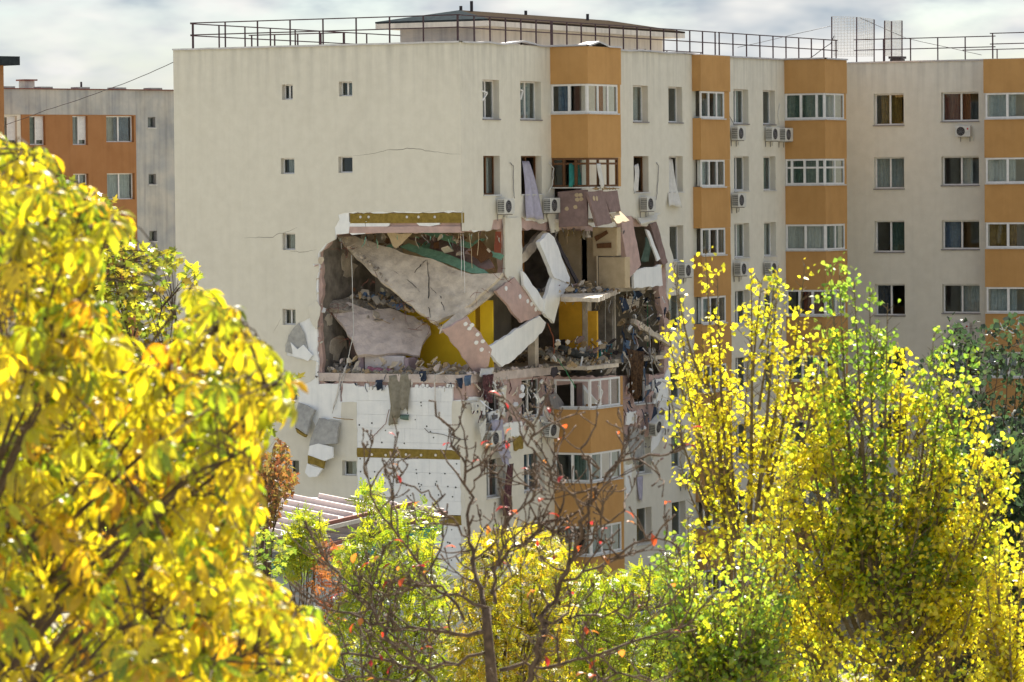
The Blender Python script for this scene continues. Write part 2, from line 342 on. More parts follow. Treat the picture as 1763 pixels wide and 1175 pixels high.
def jag(pts, step=.18, amp=.05):
    out = []
    for i in range(len(pts) - 1):
        a, b = pts[i], pts[i + 1]; d = math.hypot(b[0] - a[0], b[1] - a[1]); k = max(1, int(d / step))
        for j in range(k):
            t = j / k; e = 0 if j == 0 else amp
            out.append((a[0] + (b[0] - a[0]) * t + R.uniform(-e, e), a[1] + (b[1] - a[1]) * t + R.uniform(-e, e)))
    return out + [pts[-1]]

ZK = [22.396 - FLH * k for k in range(8)]
FLOOR = [z - 2.35 for z in ZK]                     # walking level of each storey
BLD = thing('apartment_block', 'cream apartment block torn open at its corner by an explosion', 'building', (-6, 12, 0))

# ---- window maker: frame is the part; panes, sill and curtain are its pieces
def window(parent, pl, a0, a1, z0, z1, depth=.28, frame=M_white, div=(1,), sill=M_sillw, curtain=None, cside=(0, 1), fw=.055, broken=(), name='window', proud=0.0, transom=None):
    mb = MB(); c0, c1 = -depth, -depth + .06
    pl.box(mb, a0, a1, z0, z0 + fw, c0, c1); pl.box(mb, a0, a1, z1 - fw, z1, c0, c1)
    pl.box(mb, a0, a0 + fw, z0 + fw, z1 - fw, c0, c1); pl.box(mb, a1 - fw, a1, z0 + fw, z1 - fw, c0, c1)
    tot = sum(div); xs = [a0 + fw]; acc = 0
    for d in div[:-1]:
        acc += d; xm = a0 + (a1 - a0) * acc / tot; pl.box(mb, xm - fw * .7, xm + fw * .7, z0 + fw, z1 - fw, c0, c1 + .008); xs += [xm - fw * .7, xm + fw * .7]
    xs.append(a1 - fw)
    zt = None
    if transom:
        zt = z0 + (z1 - z0) * transom
        for i in range(0, len(xs), 2): pl.box(mb, xs[i], xs[i + 1], zt - fw * .5, zt + fw * .5, c0, c1 - .002)
    wdw = mb.build(name, frame, parent)
    for i in range(0, len(xs), 2):
        for (zz0, zz1) in ([(z0 + fw, zt - fw * .5), (zt + fw * .5, z1 - fw)] if zt else [(z0 + fw, z1 - fw)]):
            if i // 2 in broken: continue
            p = MB(); pl.box(p, xs[i], xs[i + 1], zz0, zz1, c0 + .02, c0 + .03); p.build('pane', M_glass, wdw)
    if sill:
        s = MB(); pl.box(s, a0 - .03, a1 + .03, z0 - .05, z0 - .004, -depth + .064, .07 + proud); s.build('sill', sill, wdw)
    if curtain is None and not broken and (a1 - a0) > .5 and R.random() < .8:
        curtain = R.choice((C_sheer, C_white, C_white, C_green, C_gold, C_red, C_blue, C_sheer)); h_ = R.random() * .5; cside = (h_, min(1, h_ + R.uniform(.3, .6)))
    if curtain:
        b0 = a0 + (a1 - a0) * cside[0]; b1 = a0 + (a1 - a0) * cside[1]; n = max(8, int((b1 - b0) / .045)); cm = MB(); ph = R.random() * 6
        vs = []
        for i in range(n + 1):
            a = b0 + (b1 - b0) * i / n; cc_ = -depth - .12 + .03 * math.sin(i * 1.9 + ph) + .012 * math.sin(i * .7)
            vs += [pl.w(a, z0 + .02, cc_ + .01 * math.sin(i)), pl.w(a, z1 - .02, cc_)]
        cm.add(vs, [(2 * i, 2 * i + 2, 2 * i + 3, 2 * i + 1) for i in range(n)]); cm.build('curtain', curtain, wdw, True)
    return wdw

# ---- gable wall: render, foam, panel, with the breach
gp = lambda px, py: GAB.px(px, py)
XL = gp(298, 90)[0]
g_top = lambda: None
gw = []                                            # small bathroom windows
for (x0, y0, x1, y1) in [(485, 146, 504, 172), (483, 273, 507, 300), (486, 402, 508.5, 431), (486, 532, 509, 560), (491, 662, 512, 689), (497, 792, 515, 818),
                         (583, 141, 606.5, 166), (582, 270, 607, 298), (588.5, 793, 614, 820)]:
    a0, z1 = gp(x0, y0); a1, z0 = gp(x1, y1); gw.append((a0, a1, z0, z1))
gw5 = (gp(590, 664)[0], gp(611, 664)[0], gp(600, 689)[1], gp(600, 664)[1])
for k in (6, 7):
    for a in (0, 6): gw.append((gw[a][0], gw[a][1], gw[a][2] - FLH * k, gw[a][3] - FLH * k))
def brk(l, pl=GAB, step=.2, amp=.05): return jag([pl.px(*p) for p in l], step, amp)
cz = lambda py: GAB.px(800, py)[1]
g_render = [(XL, 0), (0, 0), (0, cz(690))] + brk([(803, 690), (779, 690), (779, 776), (793, 779), (795, 992), (616, 992), (614, 693), (588, 693), (588, 724), (552, 722), (545, 738), (530, 712), (513, 693), (514, 668), (541, 652), (545, 622), (512, 618), (494, 612), (491, 596), (497, 576), (516, 556), (540, 545), (546, 520), (545, 480), (549, 462), (547, 436), (560, 420), (577, 412), (576, 392), (584, 378), (582, 370), (602, 366), (797, 364), (800, 366)], amp=.035) + [(0, cz(366)), (0, ZTOP), (XL, ZTOP)]
g_foam = [(XL, 0), (0, 0), (0, cz(690))] + brk([(803, 690), (780, 690), (780, 776), (795, 779), (797, 990), (614, 990), (613, 690), (613, 660), (589, 660), (589, 692), (585, 692), (585, 660), (548, 662), (548, 618), (546, 612), (545, 555), (548, 530), (547, 480), (550, 462), (549, 436), (562, 420), (577, 412), (578, 404), (600, 402), (600, 367), (797, 366), (800, 366)], amp=.03) + [(0, cz(366)), (0, ZTOP - .01), (XL + .01, ZTOP - .01)]
g_panel = [(XL, 0), (-.1, 0), (-.1, cz(655))] + brk([(798, 656), (600, 656), (560, 660), (551, 655), (552, 600), (550, 560), (552, 470), (550, 432), (575, 406), (600, 401), (795, 399)], amp=.06) + [(-.1, cz(399)), (-.1, ZTOP - .01), (XL + .01, ZTOP - .01)]
rr = [rect(a0, a1, z0, z1) for a0, a1, z0, z1 in gw]
plate(BLD, 'gable_render', GAB, [g_render] + clean_holes(g_render, rr, 'gr'), 0, .015, M_cream)
plate(BLD, 'gable_foam', GAB, [g_foam] + clean_holes(g_foam, rr, 'gf'), -.016, .09, M_foam)
plate(BLD, 'gable_panel', GAB, [g_panel] + clean_holes(g_panel, rr + [rect(*gw5)], 'gp'), -.107, .2, M_pink)
for i, (a0, a1, z0, z1) in enumerate(gw):
    # plastered reveal lining and the frame set deep in it; the pane shows on the far side
    m = MB(); GAB.box(m, a0 - .0, a0 + .006, z0, z1, -.30, -.002); GAB.box(m, a0, a1, z0, z0 + .006, -.30, .004); m.build('reveal', M_cream, BLD)
    window(BLD, GAB, a0 + .008, a1, z0 + .008, z1, .26, M_white if i != 4 else M_sill, (1,) if i % 3 else (1, 1), None, fw=.045)
window(BLD, GAB, *gw5, .2, M_white, (1,), None, fw=.04)

# foam boards stripped of their render, each a board of its own
def board(a0, a1, z0, z1, pl=GAB, c=-.014, t=.09, par=BLD):
    g = .0025; cc_ = c + R.uniform(-.004, .002); m = MB(); tl = R.uniform(-.004, .004)
    pl.box(m, a0 + g, a1 - g, z0 + g, z1 - g, cc_ - t, cc_); return m.build('foam_board', M_foam, par)
za = cz(992); aL, aR = gp(614, 800)[0], gp(779, 700)[0]; aR2 = gp(794, 850)[0]
bands = [(cz(776), cz(792)), (cz(889), cz(905))]
row_z = []; z = cz(668)
def board_rows(zt, zb, h=.5):
    out = []; z = zt
    while z - h > zb - .12: out.append((z - h, z)); z -= h
    if z - zb > .06: out.append((zb, z))
    return out
ri = 0
for zt, zb, ar in ((cz(668), bands[0][1], aR), (bands[0][1] - (bands[0][1] - cz(792)), bands[1][1] + 0, aR2), (bands[1][0], za, aR2)):
    pass
for zt, zb, ar in ((cz(669), cz(776) + .004, aR), (cz(792) - .004, cz(889) + .004, aR2), (cz(905) - .004, za, aR2)):
    for (z0, z1) in board_rows(zt, zb):
        a = aL; ri += 1; first = .5 if ri % 2 else 1.0
        while a < ar - .02:
            b = min(a + first, ar); first = 1.0
            if ar - b < .15: b = ar
            board(a, b, z0, z1); a = b
for (zt, zb) in ((cz(776), cz(792)), (cz(889), cz(905))):
    m = MB(); GAB.box(m, aL + .004, aR2 - .004, zb, zt, -.104, -.012); m.build('insulation_band', M_wool, BLD)
m = MB(); a0, z1 = gp(602, 368); a1, z0 = gp(797, 384); GAB.box(m, a0, a1, z0, z1, -.104, -.03); m.build('insulation_band', M_wool, BLD)
def disc(mb, pl, a, z, r, c, n=8, t=.006):
    p = [pl.w(a + r * math.cos(2 * math.pi * i / n), z + r * math.sin(2 * math.pi * i / n), c) for i in range(n)]; mb.prism([p], pl.n, t)
m = MB()
for i in range(64):
    a = R.uniform(aL + .1, aR2 - .15); z = R.uniform(cz(985), cz(690))
    if a > aR - .05 and z > cz(776): continue
    if bands[0][1] - .05 < z < bands[0][0] + .05: continue
    disc(m, GAB, a, z, R.uniform(.022, .034), -.004)
for i in range(22):
    disc(m, GAB, gp(620 + i * 8 + R.uniform(-2, 2), 800)[0], cz((818, 838, 855)[i % 3]) + R.uniform(-.03, .03), .028, -.004)
tag(m.build('dowel_holes', M_black, BLD), kind='stuff')
for x, y in [(640, 783), (664, 784), (683, 783), (699, 783), (725, 784), (750, 784), (620, 374), (634, 374), (700, 374), (720, 374), (748, 374)]:
    m = MB(); a, z = gp(x, y); disc(m, GAB, a, z, .05, .004 if y > 600 else -.02, 10, .03); m.build('dowel_plate', M_zinc, BLD)
# cracks in the render: thin dark slivers
for pl_, path in ((GAB, [(608, 268), (640, 265), (672, 258), (712, 256), (748, 262), (793, 266)]), (GAB, [(420, 410), (470, 409), (476, 404), (492, 400), (512, 392)]), (GAB, [(545, 430), (525, 434), (500, 433)]), (GAB, [(470, 575), (478, 560), (484, 548)])):
    m = MB(); q = [pl_.px(*p) for p in path]; q = jag(q, .12, .025); vs = []; n = len(q)
    for i, (a, z) in enumerate(q):
        w = .011 * (1 - abs(2 * i / n - 1) * .8); vs += [pl_.w(a, z - w, .002), pl_.w(a, z + w, .002)]
    m.add(vs, [(2 * i, 2 * i + 2, 2 * i + 3, 2 * i + 1) for i in range(n - 1)]); m.build('crack', M_concd, BLD)

# ---- facade
fpx = lambda px, py=140: FAC.px(px, py)
cols = {1: (830, 859), 2: (895, 931), 3: (1089, 1115), 4: (1150, 1174), 5: (1262, 1288), 6: (1313, 1334)}
ccol = {k: (fpx(a, 145 if k < 5 else 160)[0], fpx(b, 145 if k < 5 else 160)[0]) for k, (a, b) in cols.items()}
WH = 1.42
f_hole = [(803, 398), (845, 397), (849, 379), (866, 376), (868, 392), (867, 473), (886, 498), (900, 496), (898, 395), (897, 374), (930, 386), (946, 380), (1040, 392), (1068, 392), (1074, 384), (1087, 372), (1108, 390), (1122, 384), (1135, 410), (1150, 446), (1148, 500), (1160, 560), (1161, 640), (1151, 655), (1150, 735), (1128, 772), (1105, 800), (1090, 770), (1072, 762), (1040, 700), (1000, 668), (955, 690), (948, 716), (930, 700), (908, 724), (893, 745), (880, 738), (868, 735), (850, 742), (833, 730), (822, 690), (806, 690)]
fh = lambda l, amp: jag([FAC.px(*p) for p in l], .25, amp)
f_render = [(0, 0), (LF, 0), (LF, ZTOP), (0, ZTOP), (0, FAC.px(803, 398)[1])] + fh(f_hole, .05) + [(0, FAC.px(806, 690)[1])]
f_hole2 = [(803, 398), (845, 398), (868, 394), (868, 473), (886, 497), (899, 495), (897, 395), (930, 396), (1068, 396), (1090, 392), (1122, 390), (1138, 440), (1136, 500), (1146, 560), (1146, 644), (1068, 648), (950, 648), (806, 655)]
f_panel = [(.32, 0), (LF, 0), (LF, ZTOP - .01), (.32, ZTOP - .01), (.32, FAC.px(806, 398)[1])] + fh(f_hole2, .06) + [(.32, FAC.px(806, 655)[1])]
f_rects = []; f_wins = []
for k in range(8):
    for c in (1, 2, 3, 4, 5, 6):
        a0, a1 = ccol[c]; z1 = ZK[k]; z0 = z1 - WH; f_rects.append(rect(a0, a1, z0, z1)); f_wins.append((k, c, a0, a1, z0, z1))
BAY1 = (on_x(947, 115, 0).y, on_x(1068, 115, 1.55).y, 1.55)
BAY2 = (on_x(1191, 125, 0).y, on_x(1256, 125, .38).y, .38)
BAY3 = (on_x(1350, 135, 0).y, on_x(1457, 135, 1.85).y, 1.85)
bay_op = []
for k in range(8):
    bay_op.append(rect(BAY1[0] + .25, BAY1[1] - .25, ZK[k] - 2.1, ZK[k] - (.02 if k != 4 else .35)))
    for b in (BAY2, BAY3): bay_op.append(rect(b[0] + .3, b[1] - .3, ZK[k] - 1.15, ZK[k] - .1))
f_foam = [(.33, 0), (LF, 0), (LF, ZTOP - .005), (.33, ZTOP - .005), (.33, FAC.px(806, 398)[1])] + fh([(max(x, 806), y) if y < 600 else (max(806, x + (975 - x) * R.uniform(.02, .12)), y - R.uniform(2, 12)) for x, y in f_hole], .06) + [(.33, FAC.px(806, 684)[1])]
plate(BLD, 'facade_foam', FAC, [f_foam] + clean_holes(f_foam, f_rects + bay_op, 'ff'), -.0005, .05, M_foam)
plate(BLD, 'facade_render', FAC, [f_render] + clean_holes(f_render, f_rects + bay_op, 'fr'), .016, .015, M_cream)
plate(BLD, 'facade_panel', FAC, [f_panel] + clean_holes(f_panel, f_rects + bay_op, 'fp'), -.052, .24, M_pink)
CURT = {(0, 1): None, (0, 2): C_sheer, (1, 1): C_sheer, (0, 5): C_sheer, (1, 6): C_green, (2, 5): C_white, (0, 3): C_white, (5, 4): C_sheer, (2, 6): C_white}
for (k, c, a0, a1, z0, z1) in f_wins:
    if k in (2, 3) and c in (1, 2, 3): continue
    fr = M_brownwood if (k, c) in ((1, 1), (1, 2), (1, 3)) else M_white
    m = MB(); FAC.box(m, a1 - .012, a1 - .001, z0, z1, -.27, .012); FAC.box(m, a0, a1, z0 + .001, z0 + .012, -.27, .012)
    if not (k == 4 and c in (1, 2, 3)): m.build('reveal', M_cream, BLD)
    window(BLD, FAC, a0, a1 - .014, z0 + .014, z1, .30, fr, (1,) if c in (4, 6, 3) else (1, 1), M_sill if k < 1 else M_sillw, CURT.get((k, c)), (.1, .95),
           broken={(1, 2): (0, 1), (1, 3): (0,), (4, 1): (0, 1), (4, 2): (0,), (4, 3): (0,), (1, 4): (0,)}.get((k, c), ()))
# ---- right wing
WX1 = WNG.px(1700, 120)[0] + 14
w_rects = []; w_wins = []
for k in range(8):
    for ci, (p0, p1, h) in enumerate(((1504, 1556, 1.36), (1620, 1685, 1.24))):
        a0 = WNG.px(p0, 165)[0]; a1 = WNG.px(p1, 165)[0]; z1 = 22.352 - FLH * k; w_rects.append(rect(a0, a1, z1 - h, z1)); w_wins.append((k, ci, a0, a1, z1 - h, z1))
BAY4 = (WNG.px(1694, 130, 1.1)[0], WNG.px(1694, 130, 1.1)[0] + 4.6, 1.1)
w_out = rect(.02, WX1, 0, ZTOP)
plate(BLD, 'wing_render', WNG, [w_out] + w_rects, .016, .015, M_cream)
plate(BLD, 'wing_panel', WNG, [rect(-.4, WX1 - .01, 0, ZTOP - .01)] + w_rects, -.001, .29, M_conc)
WC = {(0, 0): (C_gold, (.15, .85)), (0, 1): (C_red, (0, .72)), (1, 0): (C_sheer, (0, 1)), (1, 1): (C_white, (.45, .75)), (2, 0): (C_green, (.5, 1)), (2, 1): (C_blue, (0, .5)), (3, 0): (C_navy, (0, .5)), (4, 0): (C_green, (0, 1)), (4, 1): (C_sheer, (.2, .6))}
for (k, ci, a0, a1, z0, z1) in w_wins:
    m = MB(); WNG.box(m, a0 + .001, a0 + .012, z0, z1, -.25, .012); WNG.box(m, a0, a1, z1 - .012, z1 - .001, -.25, .012); m.build('reveal', M_cream, BLD)
    cu, sd = WC.get((k, ci), (R.choice((C_white, C_sheer, C_green, C_gold)), R.choice(((0, .8), (.4, 1), (0, .45)))))
    window(BLD, WNG, a0 + .014, a1, z0, z1 - .014, .24, M_white, (1, 1), M_sill, cu, sd)

# ---- bays with orange parapets
BFW = .075
def bay(b, top_px, rows_solid, win_rows, win_spec, pl=FAC, mtl=M_orange, side=True, recess=.0, zoff=0.0, right_pier=.22):
    y0, y1, xp = b
    def shell(zt, zb, name='parapet', grow=0):
        m = MB(); t = .1; g = grow
        pl.box(m, y0 - g, y1 + g, zb, zt, xp - t + g, xp + g)
        pl.box(m, y0 - g, y0 - g + t, zb + .0005, zt - .0005, .017, xp - t + g)
        pl.box(m, y1 + g - t, y1 + g, zb + .0005, zt - .0005, .017, xp - t + g)
        pl.box(m, y0 + t, y1 - t, zb + .02, zb + .14, .017, xp - t)
        return m.build(name, mtl, BLD)
    shell(ZTOP - .02, ZK[0] - .08 + zoff, grow=.02)
    for k in rows_solid: shell(ZK[k] - 1.17 + zoff, (ZK[k + 1] if k < 7 else ZK[7] - FLH) - .08 + zoff)
    for k in win_rows:
        sp = win_spec(k); zt, zb = ZK[k] - .085 + zoff, ZK[k] - 1.165 + zoff
        # corner pier
        m = MB(); pl.box(m, y1 - right_pier, y1 - .004, zb, zt, xp - .16, xp - .012); m.build('pier', mtl, BLD)
        if side:
            spl = Pl(pl.w(0, 0, 0) + pl.A * y0, pl.n, -pl.A)
            window(BLD, spl, .03, xp - .03, zb, zt, .02 + recess + .06, sp.get('frame', M_white), sp.get('sdiv', (1, 1)), M_sillw, sp.get('sc'), sp.get('scs', (0, 1)), broken=sp.get('sbroken', ()), transom=sp.get('transom'), fw=BFW)
        fpl = Pl(pl.o + pl.n * xp, pl.A, pl.n)
        window(BLD, fpl, y0 + .06, y1 - right_pier - .003, zb, zt, .08 + recess, sp.get('frame', M_white), sp.get('fdiv', (1, 1, 1)), M_sillw, sp.get('fc'), sp.get('fcs', (0, 1)), broken=sp.get('fbroken', ()), transom=sp.get('transom'), fw=BFW)
def spec1(k):
    if k == 0: return dict(fc=C_orange, fcs=(.36, .66), sc=None)
    if k == 1: return dict(frame=M_brownwood, sdiv=(1, 1, 1), fdiv=(1, 1, 1), fbroken=(0, 1, 2), sbroken=(1,), transom=.8)
    if k == 4: return dict(sbroken=(0, 1), fbroken=(0, 1), fdiv=(1, 1, 1))
    if k == 5: return dict(sdiv=(1, 1), fbroken=(1,), fc=C_sheer, fcs=(0, .3))
    return dict(fc=C_white, fcs=(.05, .4))
bay(BAY1, 85, [0, 4, 5, 6, 7], [0, 1, 4, 5, 6, 7], spec1)
bay(BAY2, 97, list(range(8)), list(range(8)), lambda k: dict(fdiv=(1, 1, 1), fc=[C_sheer, C_white, None, C_sheer][k % 4], fcs=(.0, .35) if k % 2 else (.7, 1)), side=False, right_pier=.5, zoff=-.06)
bay(BAY3, 110, list(range(8)), list(range(8)), lambda k: [dict(sdiv=(1, 1, .5), fdiv=(1, 1), sc=C_green), dict(sdiv=(.5, 1, 1, .6), fdiv=(1, 1), transom=.66, sc=C_green), dict(sdiv=(1, 1), fdiv=(1, 1), sc=C_white), dict(sdiv=(1, 1, 1), fdiv=(1, 1))][k % 4], zoff=-.03)
bay(BAY4, 100, list(range(8)), list(range(8)), lambda k: dict(fdiv=(1, 1.2, 1, 1.2), fc=[C_sheer, C_white, C_gold, C_sheer][k % 4], fcs=(.02, .3)), pl=WNG, side=False, zoff=-.05)

# ---- slabs, partitions, back walls, roof
def bx(name, a, b, m, par=BLD): return MB().box(a, b).build(name, m, par)
YB = LF + 11; X0 = XL + .02
for k in range(8):
    z = FLOOR[k]
    if k in (2,):
        bx('floor_slab', (X0, 6.2, z - .16), (-.34, YB, z), M_conc); bx('floor_slab', (X0, .33, z - .16), (gp(548, 500)[0] - .1, 6.18, z), M_conc)
    else: bx('floor_slab', (X0, .33 if k != 3 else .05, z - .16), (-.34 if k not in (3,) else -.06, YB, z), M_conc)
    bx('wing_slab', (-.33, LF + .32, z - .16), (WX1 - .05, YB, z), M_conc)
    zz = z + 2.58
    bx('partition', (-5.7, .34, z + .003), (-5.55, 4.15, zz), M_inner) if k not in (2, 3) else None
    bx('partition', (-4.9, 6.3, z + .003), (-4.75, LF + .2, zz), M_inner)
    for y in (13.1, 17.9, 21.5, 27, 30.2): bx('partition', (-4.74, y, z + .003), (-.32, y + .12, zz), M_inner)
    for x in (3.2, 6.9, 12): bx('partition', (x, LF + .33, z + .003), (x + .12, LF + 5, zz), M_inner)
    bx('partition', (-4.6, LF + 5.01, z + .003), (WX1 - .1, LF + 5.13, zz), M_inner)
bx('back_wall', (XL + .02, YB + .01, 0), (WX1, YB + .25, ZTOP - .02), M_cream); bx('side_wall', (XL, .32, 0), (XL + .018, YB, ZTOP - .03), M_cream)
bx('end_wall', (WX1 - .04, LF + .32, 0), (WX1 - .001, YB, ZTOP - .03), M_cream)
bx('roof_slab', (XL + .03, .34, 22.62), (-.34, YB, 22.85), M_roofing); bx('roof_slab', (-.33, LF + .33, 22.62), (WX1 - .05, YB, 22.85), M_roofing)
# flashing along the parapet, buckled over the blast
def flashing(pts, w, buck):
    m = MB(); vs = []
    for i, p in enumerate(pts):
        p = Vector(p); d = (Vector(pts[min(i + 1, len(pts) - 1)]) - Vector(pts[max(i - 1, 0)])).normalized(); s = Vector((d.y, -d.x, 0)); b = buck(i)
        vs += [p + s * .07 + Vector((0, 0, b - .05)), p + s * .07 + Vector((0, 0, b + .012)), p - s * w + Vector((0, 0, b * .9 + .012)), p - s * w + Vector((0, 0, b * .9 - .05))]
    n = len(pts)
    m.add(vs, [(4 * i + j, 4 * i + j + 1, 4 * i + j + 5, 4 * i + j + 4) for i in range(n - 1) for j in range(3)]); return m.build('flashing', M_zinc, BLD)
flashing([(XL + (0 - XL) * i / 24, 0, ZTOP + .01) for i in range(25)], .34, lambda i: R.uniform(0, .015))
hump = lambda y: .15 * max(0, 1 - abs(y - 4.9) / 1.5) + .04 * math.exp(-((y - 2) / .5) ** 2)
flashing([(.03, .02 + (BAY1[0] - .05) * i / 26, ZTOP + .012) for i in range(27)], .36, lambda i: hump(BAY1[0] * i / 26))
flashing([(.0, BAY1[0], ZTOP + .03), (BAY1[2] * .5, BAY1[0] - .01, ZTOP + .03), (BAY1[2], BAY1[0], ZTOP + .03)], .3, lambda i: .01)
flashing([(BAY1[2] + .02, BAY1[0] + (BAY1[1] - BAY1[0]) * i / 16, ZTOP + .02) for i in range(17)], .5, lambda i: .16 * max(0, 1 - abs(i - 5) / 5))
flashing([(.03, BAY1[1] + (BAY3[0] - BAY1[1]) * i / 30, ZTOP + .012) for i in range(31)], .36, lambda i: .05 * abs(math.sin(i * .55)) * (i < 16))
flashing([(0, BAY3[0], ZTOP + .03), (BAY3[2] + .03, BAY3[0] - .01, ZTOP + .03)], .3, lambda i: 0)
flashing([(BAY3[2] + .02, BAY3[0], ZTOP + .02), (BAY3[2] + .02, BAY3[1], ZTOP + .02)], .5, lambda i: 0)
flashing([(.1 + (WX1 - .1) * i / 12, LF, ZTOP + .012) for i in range(13)], .34, lambda i: .004)
for b, pl in ((BAY1, FAC), (BAY2, FAC), (BAY3, FAC), (BAY4, WNG)):
    m = MB(); pl.box(m, b[0] + .02, b[1] - .02, ZTOP - .1, ZTOP - .03, .02, b[2] - .1); m.build('bay_roof', M_roofing, BLD)
# ------------------------------------------------------------------ inside the breach (still the block's own walls)
ax548 = gp(549, 520)[0]
z2, z3, z1f = FLOOR[2], FLOOR[3], FLOOR[1]
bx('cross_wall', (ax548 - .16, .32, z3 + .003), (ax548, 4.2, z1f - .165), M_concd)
bx('room_wall', (ax548 + .003, 4.21, z2 + .004), (-4.76, 4.33, z1f - .165), M_inner)
bx('room_wall', (-4.75, 4.22, z2 + .004), (-.6, 4.33, z1f - .165), M_tan)
bx('room_wall', (ax548 + 1.6, 2.75, z3 + .004), (-1.0, 2.87, z2 - .165), M_yellow)
bx('room_wall', (ax548 + .003, 4.0, z3 + .004), (ax548 + 1.59, 4.12, z2 - .165), M_inner)
bx('room_wall', (-.85, 2.95, z3 + .004), (-.36, 3.07, z2 - .165), M_yellow)
bx('room_wall', (-4.7, 6.0, z2 + .004), (-4.58, 10.2, z1f - .165), M_terra)
bx('room_wall', (-4.7, 6.0, z3 + .004), (-4.58, 10.2, z2 - .165), M_ochre)
bx('room_wall', (-4.55, 6.21, z2 + .004), (-.75, 6.33, z1f - .165), M_terra)
def wall_with_door(y, z0, z1, xa, xb, d0, d1, dh, m):
    pl = Pl((0, y, 0), (1, 0, 0), (0, -1, 0))
    return plate(BLD, 'room_wall', pl, [[(xa, z0), (d0, z0), (d0, z0 + dh), (d1, z0 + dh), (d1, z0), (xb, z0), (xb, z1), (xa, z1)]], 0, .12, m)
yd = 10.25
q = Pl((0, yd, 0), (1, 0, 0), (0, -1, 0))
wall_with_door(yd, z2 + .004, z1f - .165, q.px(962, 440)[0], -.32, q.px(1002, 440)[0], q.px(1027, 440)[0], 2.0, M_tan)
wall_with_door(yd + .02, z3 + .004, z2 - .165, q.px(962, 560)[0], -.32, q.px(1005, 560)[0], q.px(1027, 560)[0], 1.95, M_ochre)
bx('room_wall', (-.30, yd, z3 + .01), (-.08, yd + .35, z1f - .17), M_conc)
bx('column', (-.42, 5.9, z3 + .003), (-.12, 6.2, z2 - .1), M_conc)
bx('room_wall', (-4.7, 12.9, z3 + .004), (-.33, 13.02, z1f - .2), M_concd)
bx('slab_edge', (ax548 - .3, .02, z3 - .30), (-.04, .30, z3 - .002), M_concp)
bx('slab_edge', (-.30, .31, z3 - .32), (.0, BAY1[0] + .1, z3 - .003), M_concp)
bx('balcony_slab', (.02, BAY1[0] + .05, z3 - .14), (BAY1[2] - .15, BAY1[1] - .05, z3 + .0), M_conc)
bx('lintel', (gp(600, 390)[0], .03, z1f - .40), (-.06, .30, z1f - .168), M_pink)
# broken balcony slab of the storey above, and the slab over it
pts = [on_z(x, y, z2 - .05) for x, y in ((966, 512), (1030, 513), (1068, 497), (1050, 489), (1000, 488), (970, 500))]
chunk('balcony_slab', pts, .16, M_conc, BLD)
bx('balcony_slab', (.02, BAY1[0] + .05, z1f - .15), (BAY1[2] - .12, BAY1[1] - .05, z1f - .01), M_conc)

# ------------------------------------------------------------------ loose panels and slabs, one thing each
def P(px, py, x=None, y=None, z=None):
    return on_x(px, py, x) if x is not None else on_y(px, py, y) if y is not None else on_z(px, py, z)
def debris(name, label, cat, pts, t, m, group=None, step=.22, amp=.035):
    o = chunk(name, pts, t, m, None, step, amp); return tag(o, label, cat, group)
G1 = 'fallen panels and slabs in the breach'
up = debris('collapsed_slab', 'large beige concrete floor slab hanging tilted under the lintel', 'slab',
    [P(582, 410, y=.9), P(612, 407, y=1.2), P(690, 434, y=1.9), P(742, 446, y=2.0), P(812, 472, y=1.9), P(866, 470, y=1.6), P(836, 500, y=1.3), P(790, 540, y=.95), P(746, 555, y=.8), P(700, 520, y=.8), P(640, 470, y=.8)], .16, M_conc, G1)
for path in ([(735, 447), (738, 480), (737, 520), (741, 548)], [(672, 464), (700, 480), (735, 515)], [(740, 495), (758, 512), (765, 535)], [(708, 476), (722, 460), (734, 448)]):
    m = MB(); vs = []; p0, pn = PLANES[up.name]
    qs = [on_plane(x, y, p0, pn) for x, y in path]; fine = []
    for i in range(len(qs) - 1):
        for j in range(4): fine.append(qs[i].lerp(qs[i + 1], j / 4) + Vector((R.uniform(-.03, .03), 0, R.uniform(-.03, .03))))
    fine.append(qs[-1]); off = pn * .012
    for i, p in enumerate(fine): w = .022 * (1 - abs(2 * i / len(fine) - 1) * .7); vs += [p + off - Vector((w, 0, 0)), p + off + Vector((w, 0, 0))]
    m.add(vs, [(2 * i, 2 * i + 2, 2 * i + 3, 2 * i + 1) for i in range(len(fine) - 1)]); m.build('crack', M_black, up)
lowsl = debris('collapsed_slab', 'pinkish cracked concrete slab sagging above the sofa', 'slab',
    [P(566, 530, y=.7), P(600, 521, y=1.2), P(640, 534, y=1.6), P(672, 531, y=2.0), P(712, 545, y=2.3), P(740, 562, y=2.2), P(742, 572, y=2.0), P(728, 590, y=1.4), P(722, 612, y=.95), P(690, 608, y=.8), P(617, 612, y=.75), P(608, 590, y=.7), P(590, 560, y=.65)], .16, M_concp, G1)
debris('floor_remnant', 'grey broken floor edge piled with scrap between the two slabs', 'slab', [P(558, 522, y=.9), P(600, 512, y=1.3), P(700, 533, y=3.2), P(742, 556, y=3.2), P(735, 562, y=2.6), P(640, 540, y=1.8), P(570, 532, y=.95)], .16, M_rubble)
debris('carpet_sheet', 'mint green carpet strip draped over the tilted slab', 'carpet', [P(688, 425, y=2.05), P(704, 419, y=2.4), P(760, 434, y=2.5), P(815, 455, y=2.3), P(842, 471, y=2.0), P(812, 470, y=1.95), P(745, 446, y=2.05)], .02, C_greensheet)
debris('carpet_sheet', 'second mint green carpet fold below the brown board', 'carpet', [P(722, 400, y=3.2), P(762, 402, y=3.2), P(868, 440, y=2.6), P(862, 448, y=2.4), P(780, 418, y=3.0)], .02, C_greensheet)
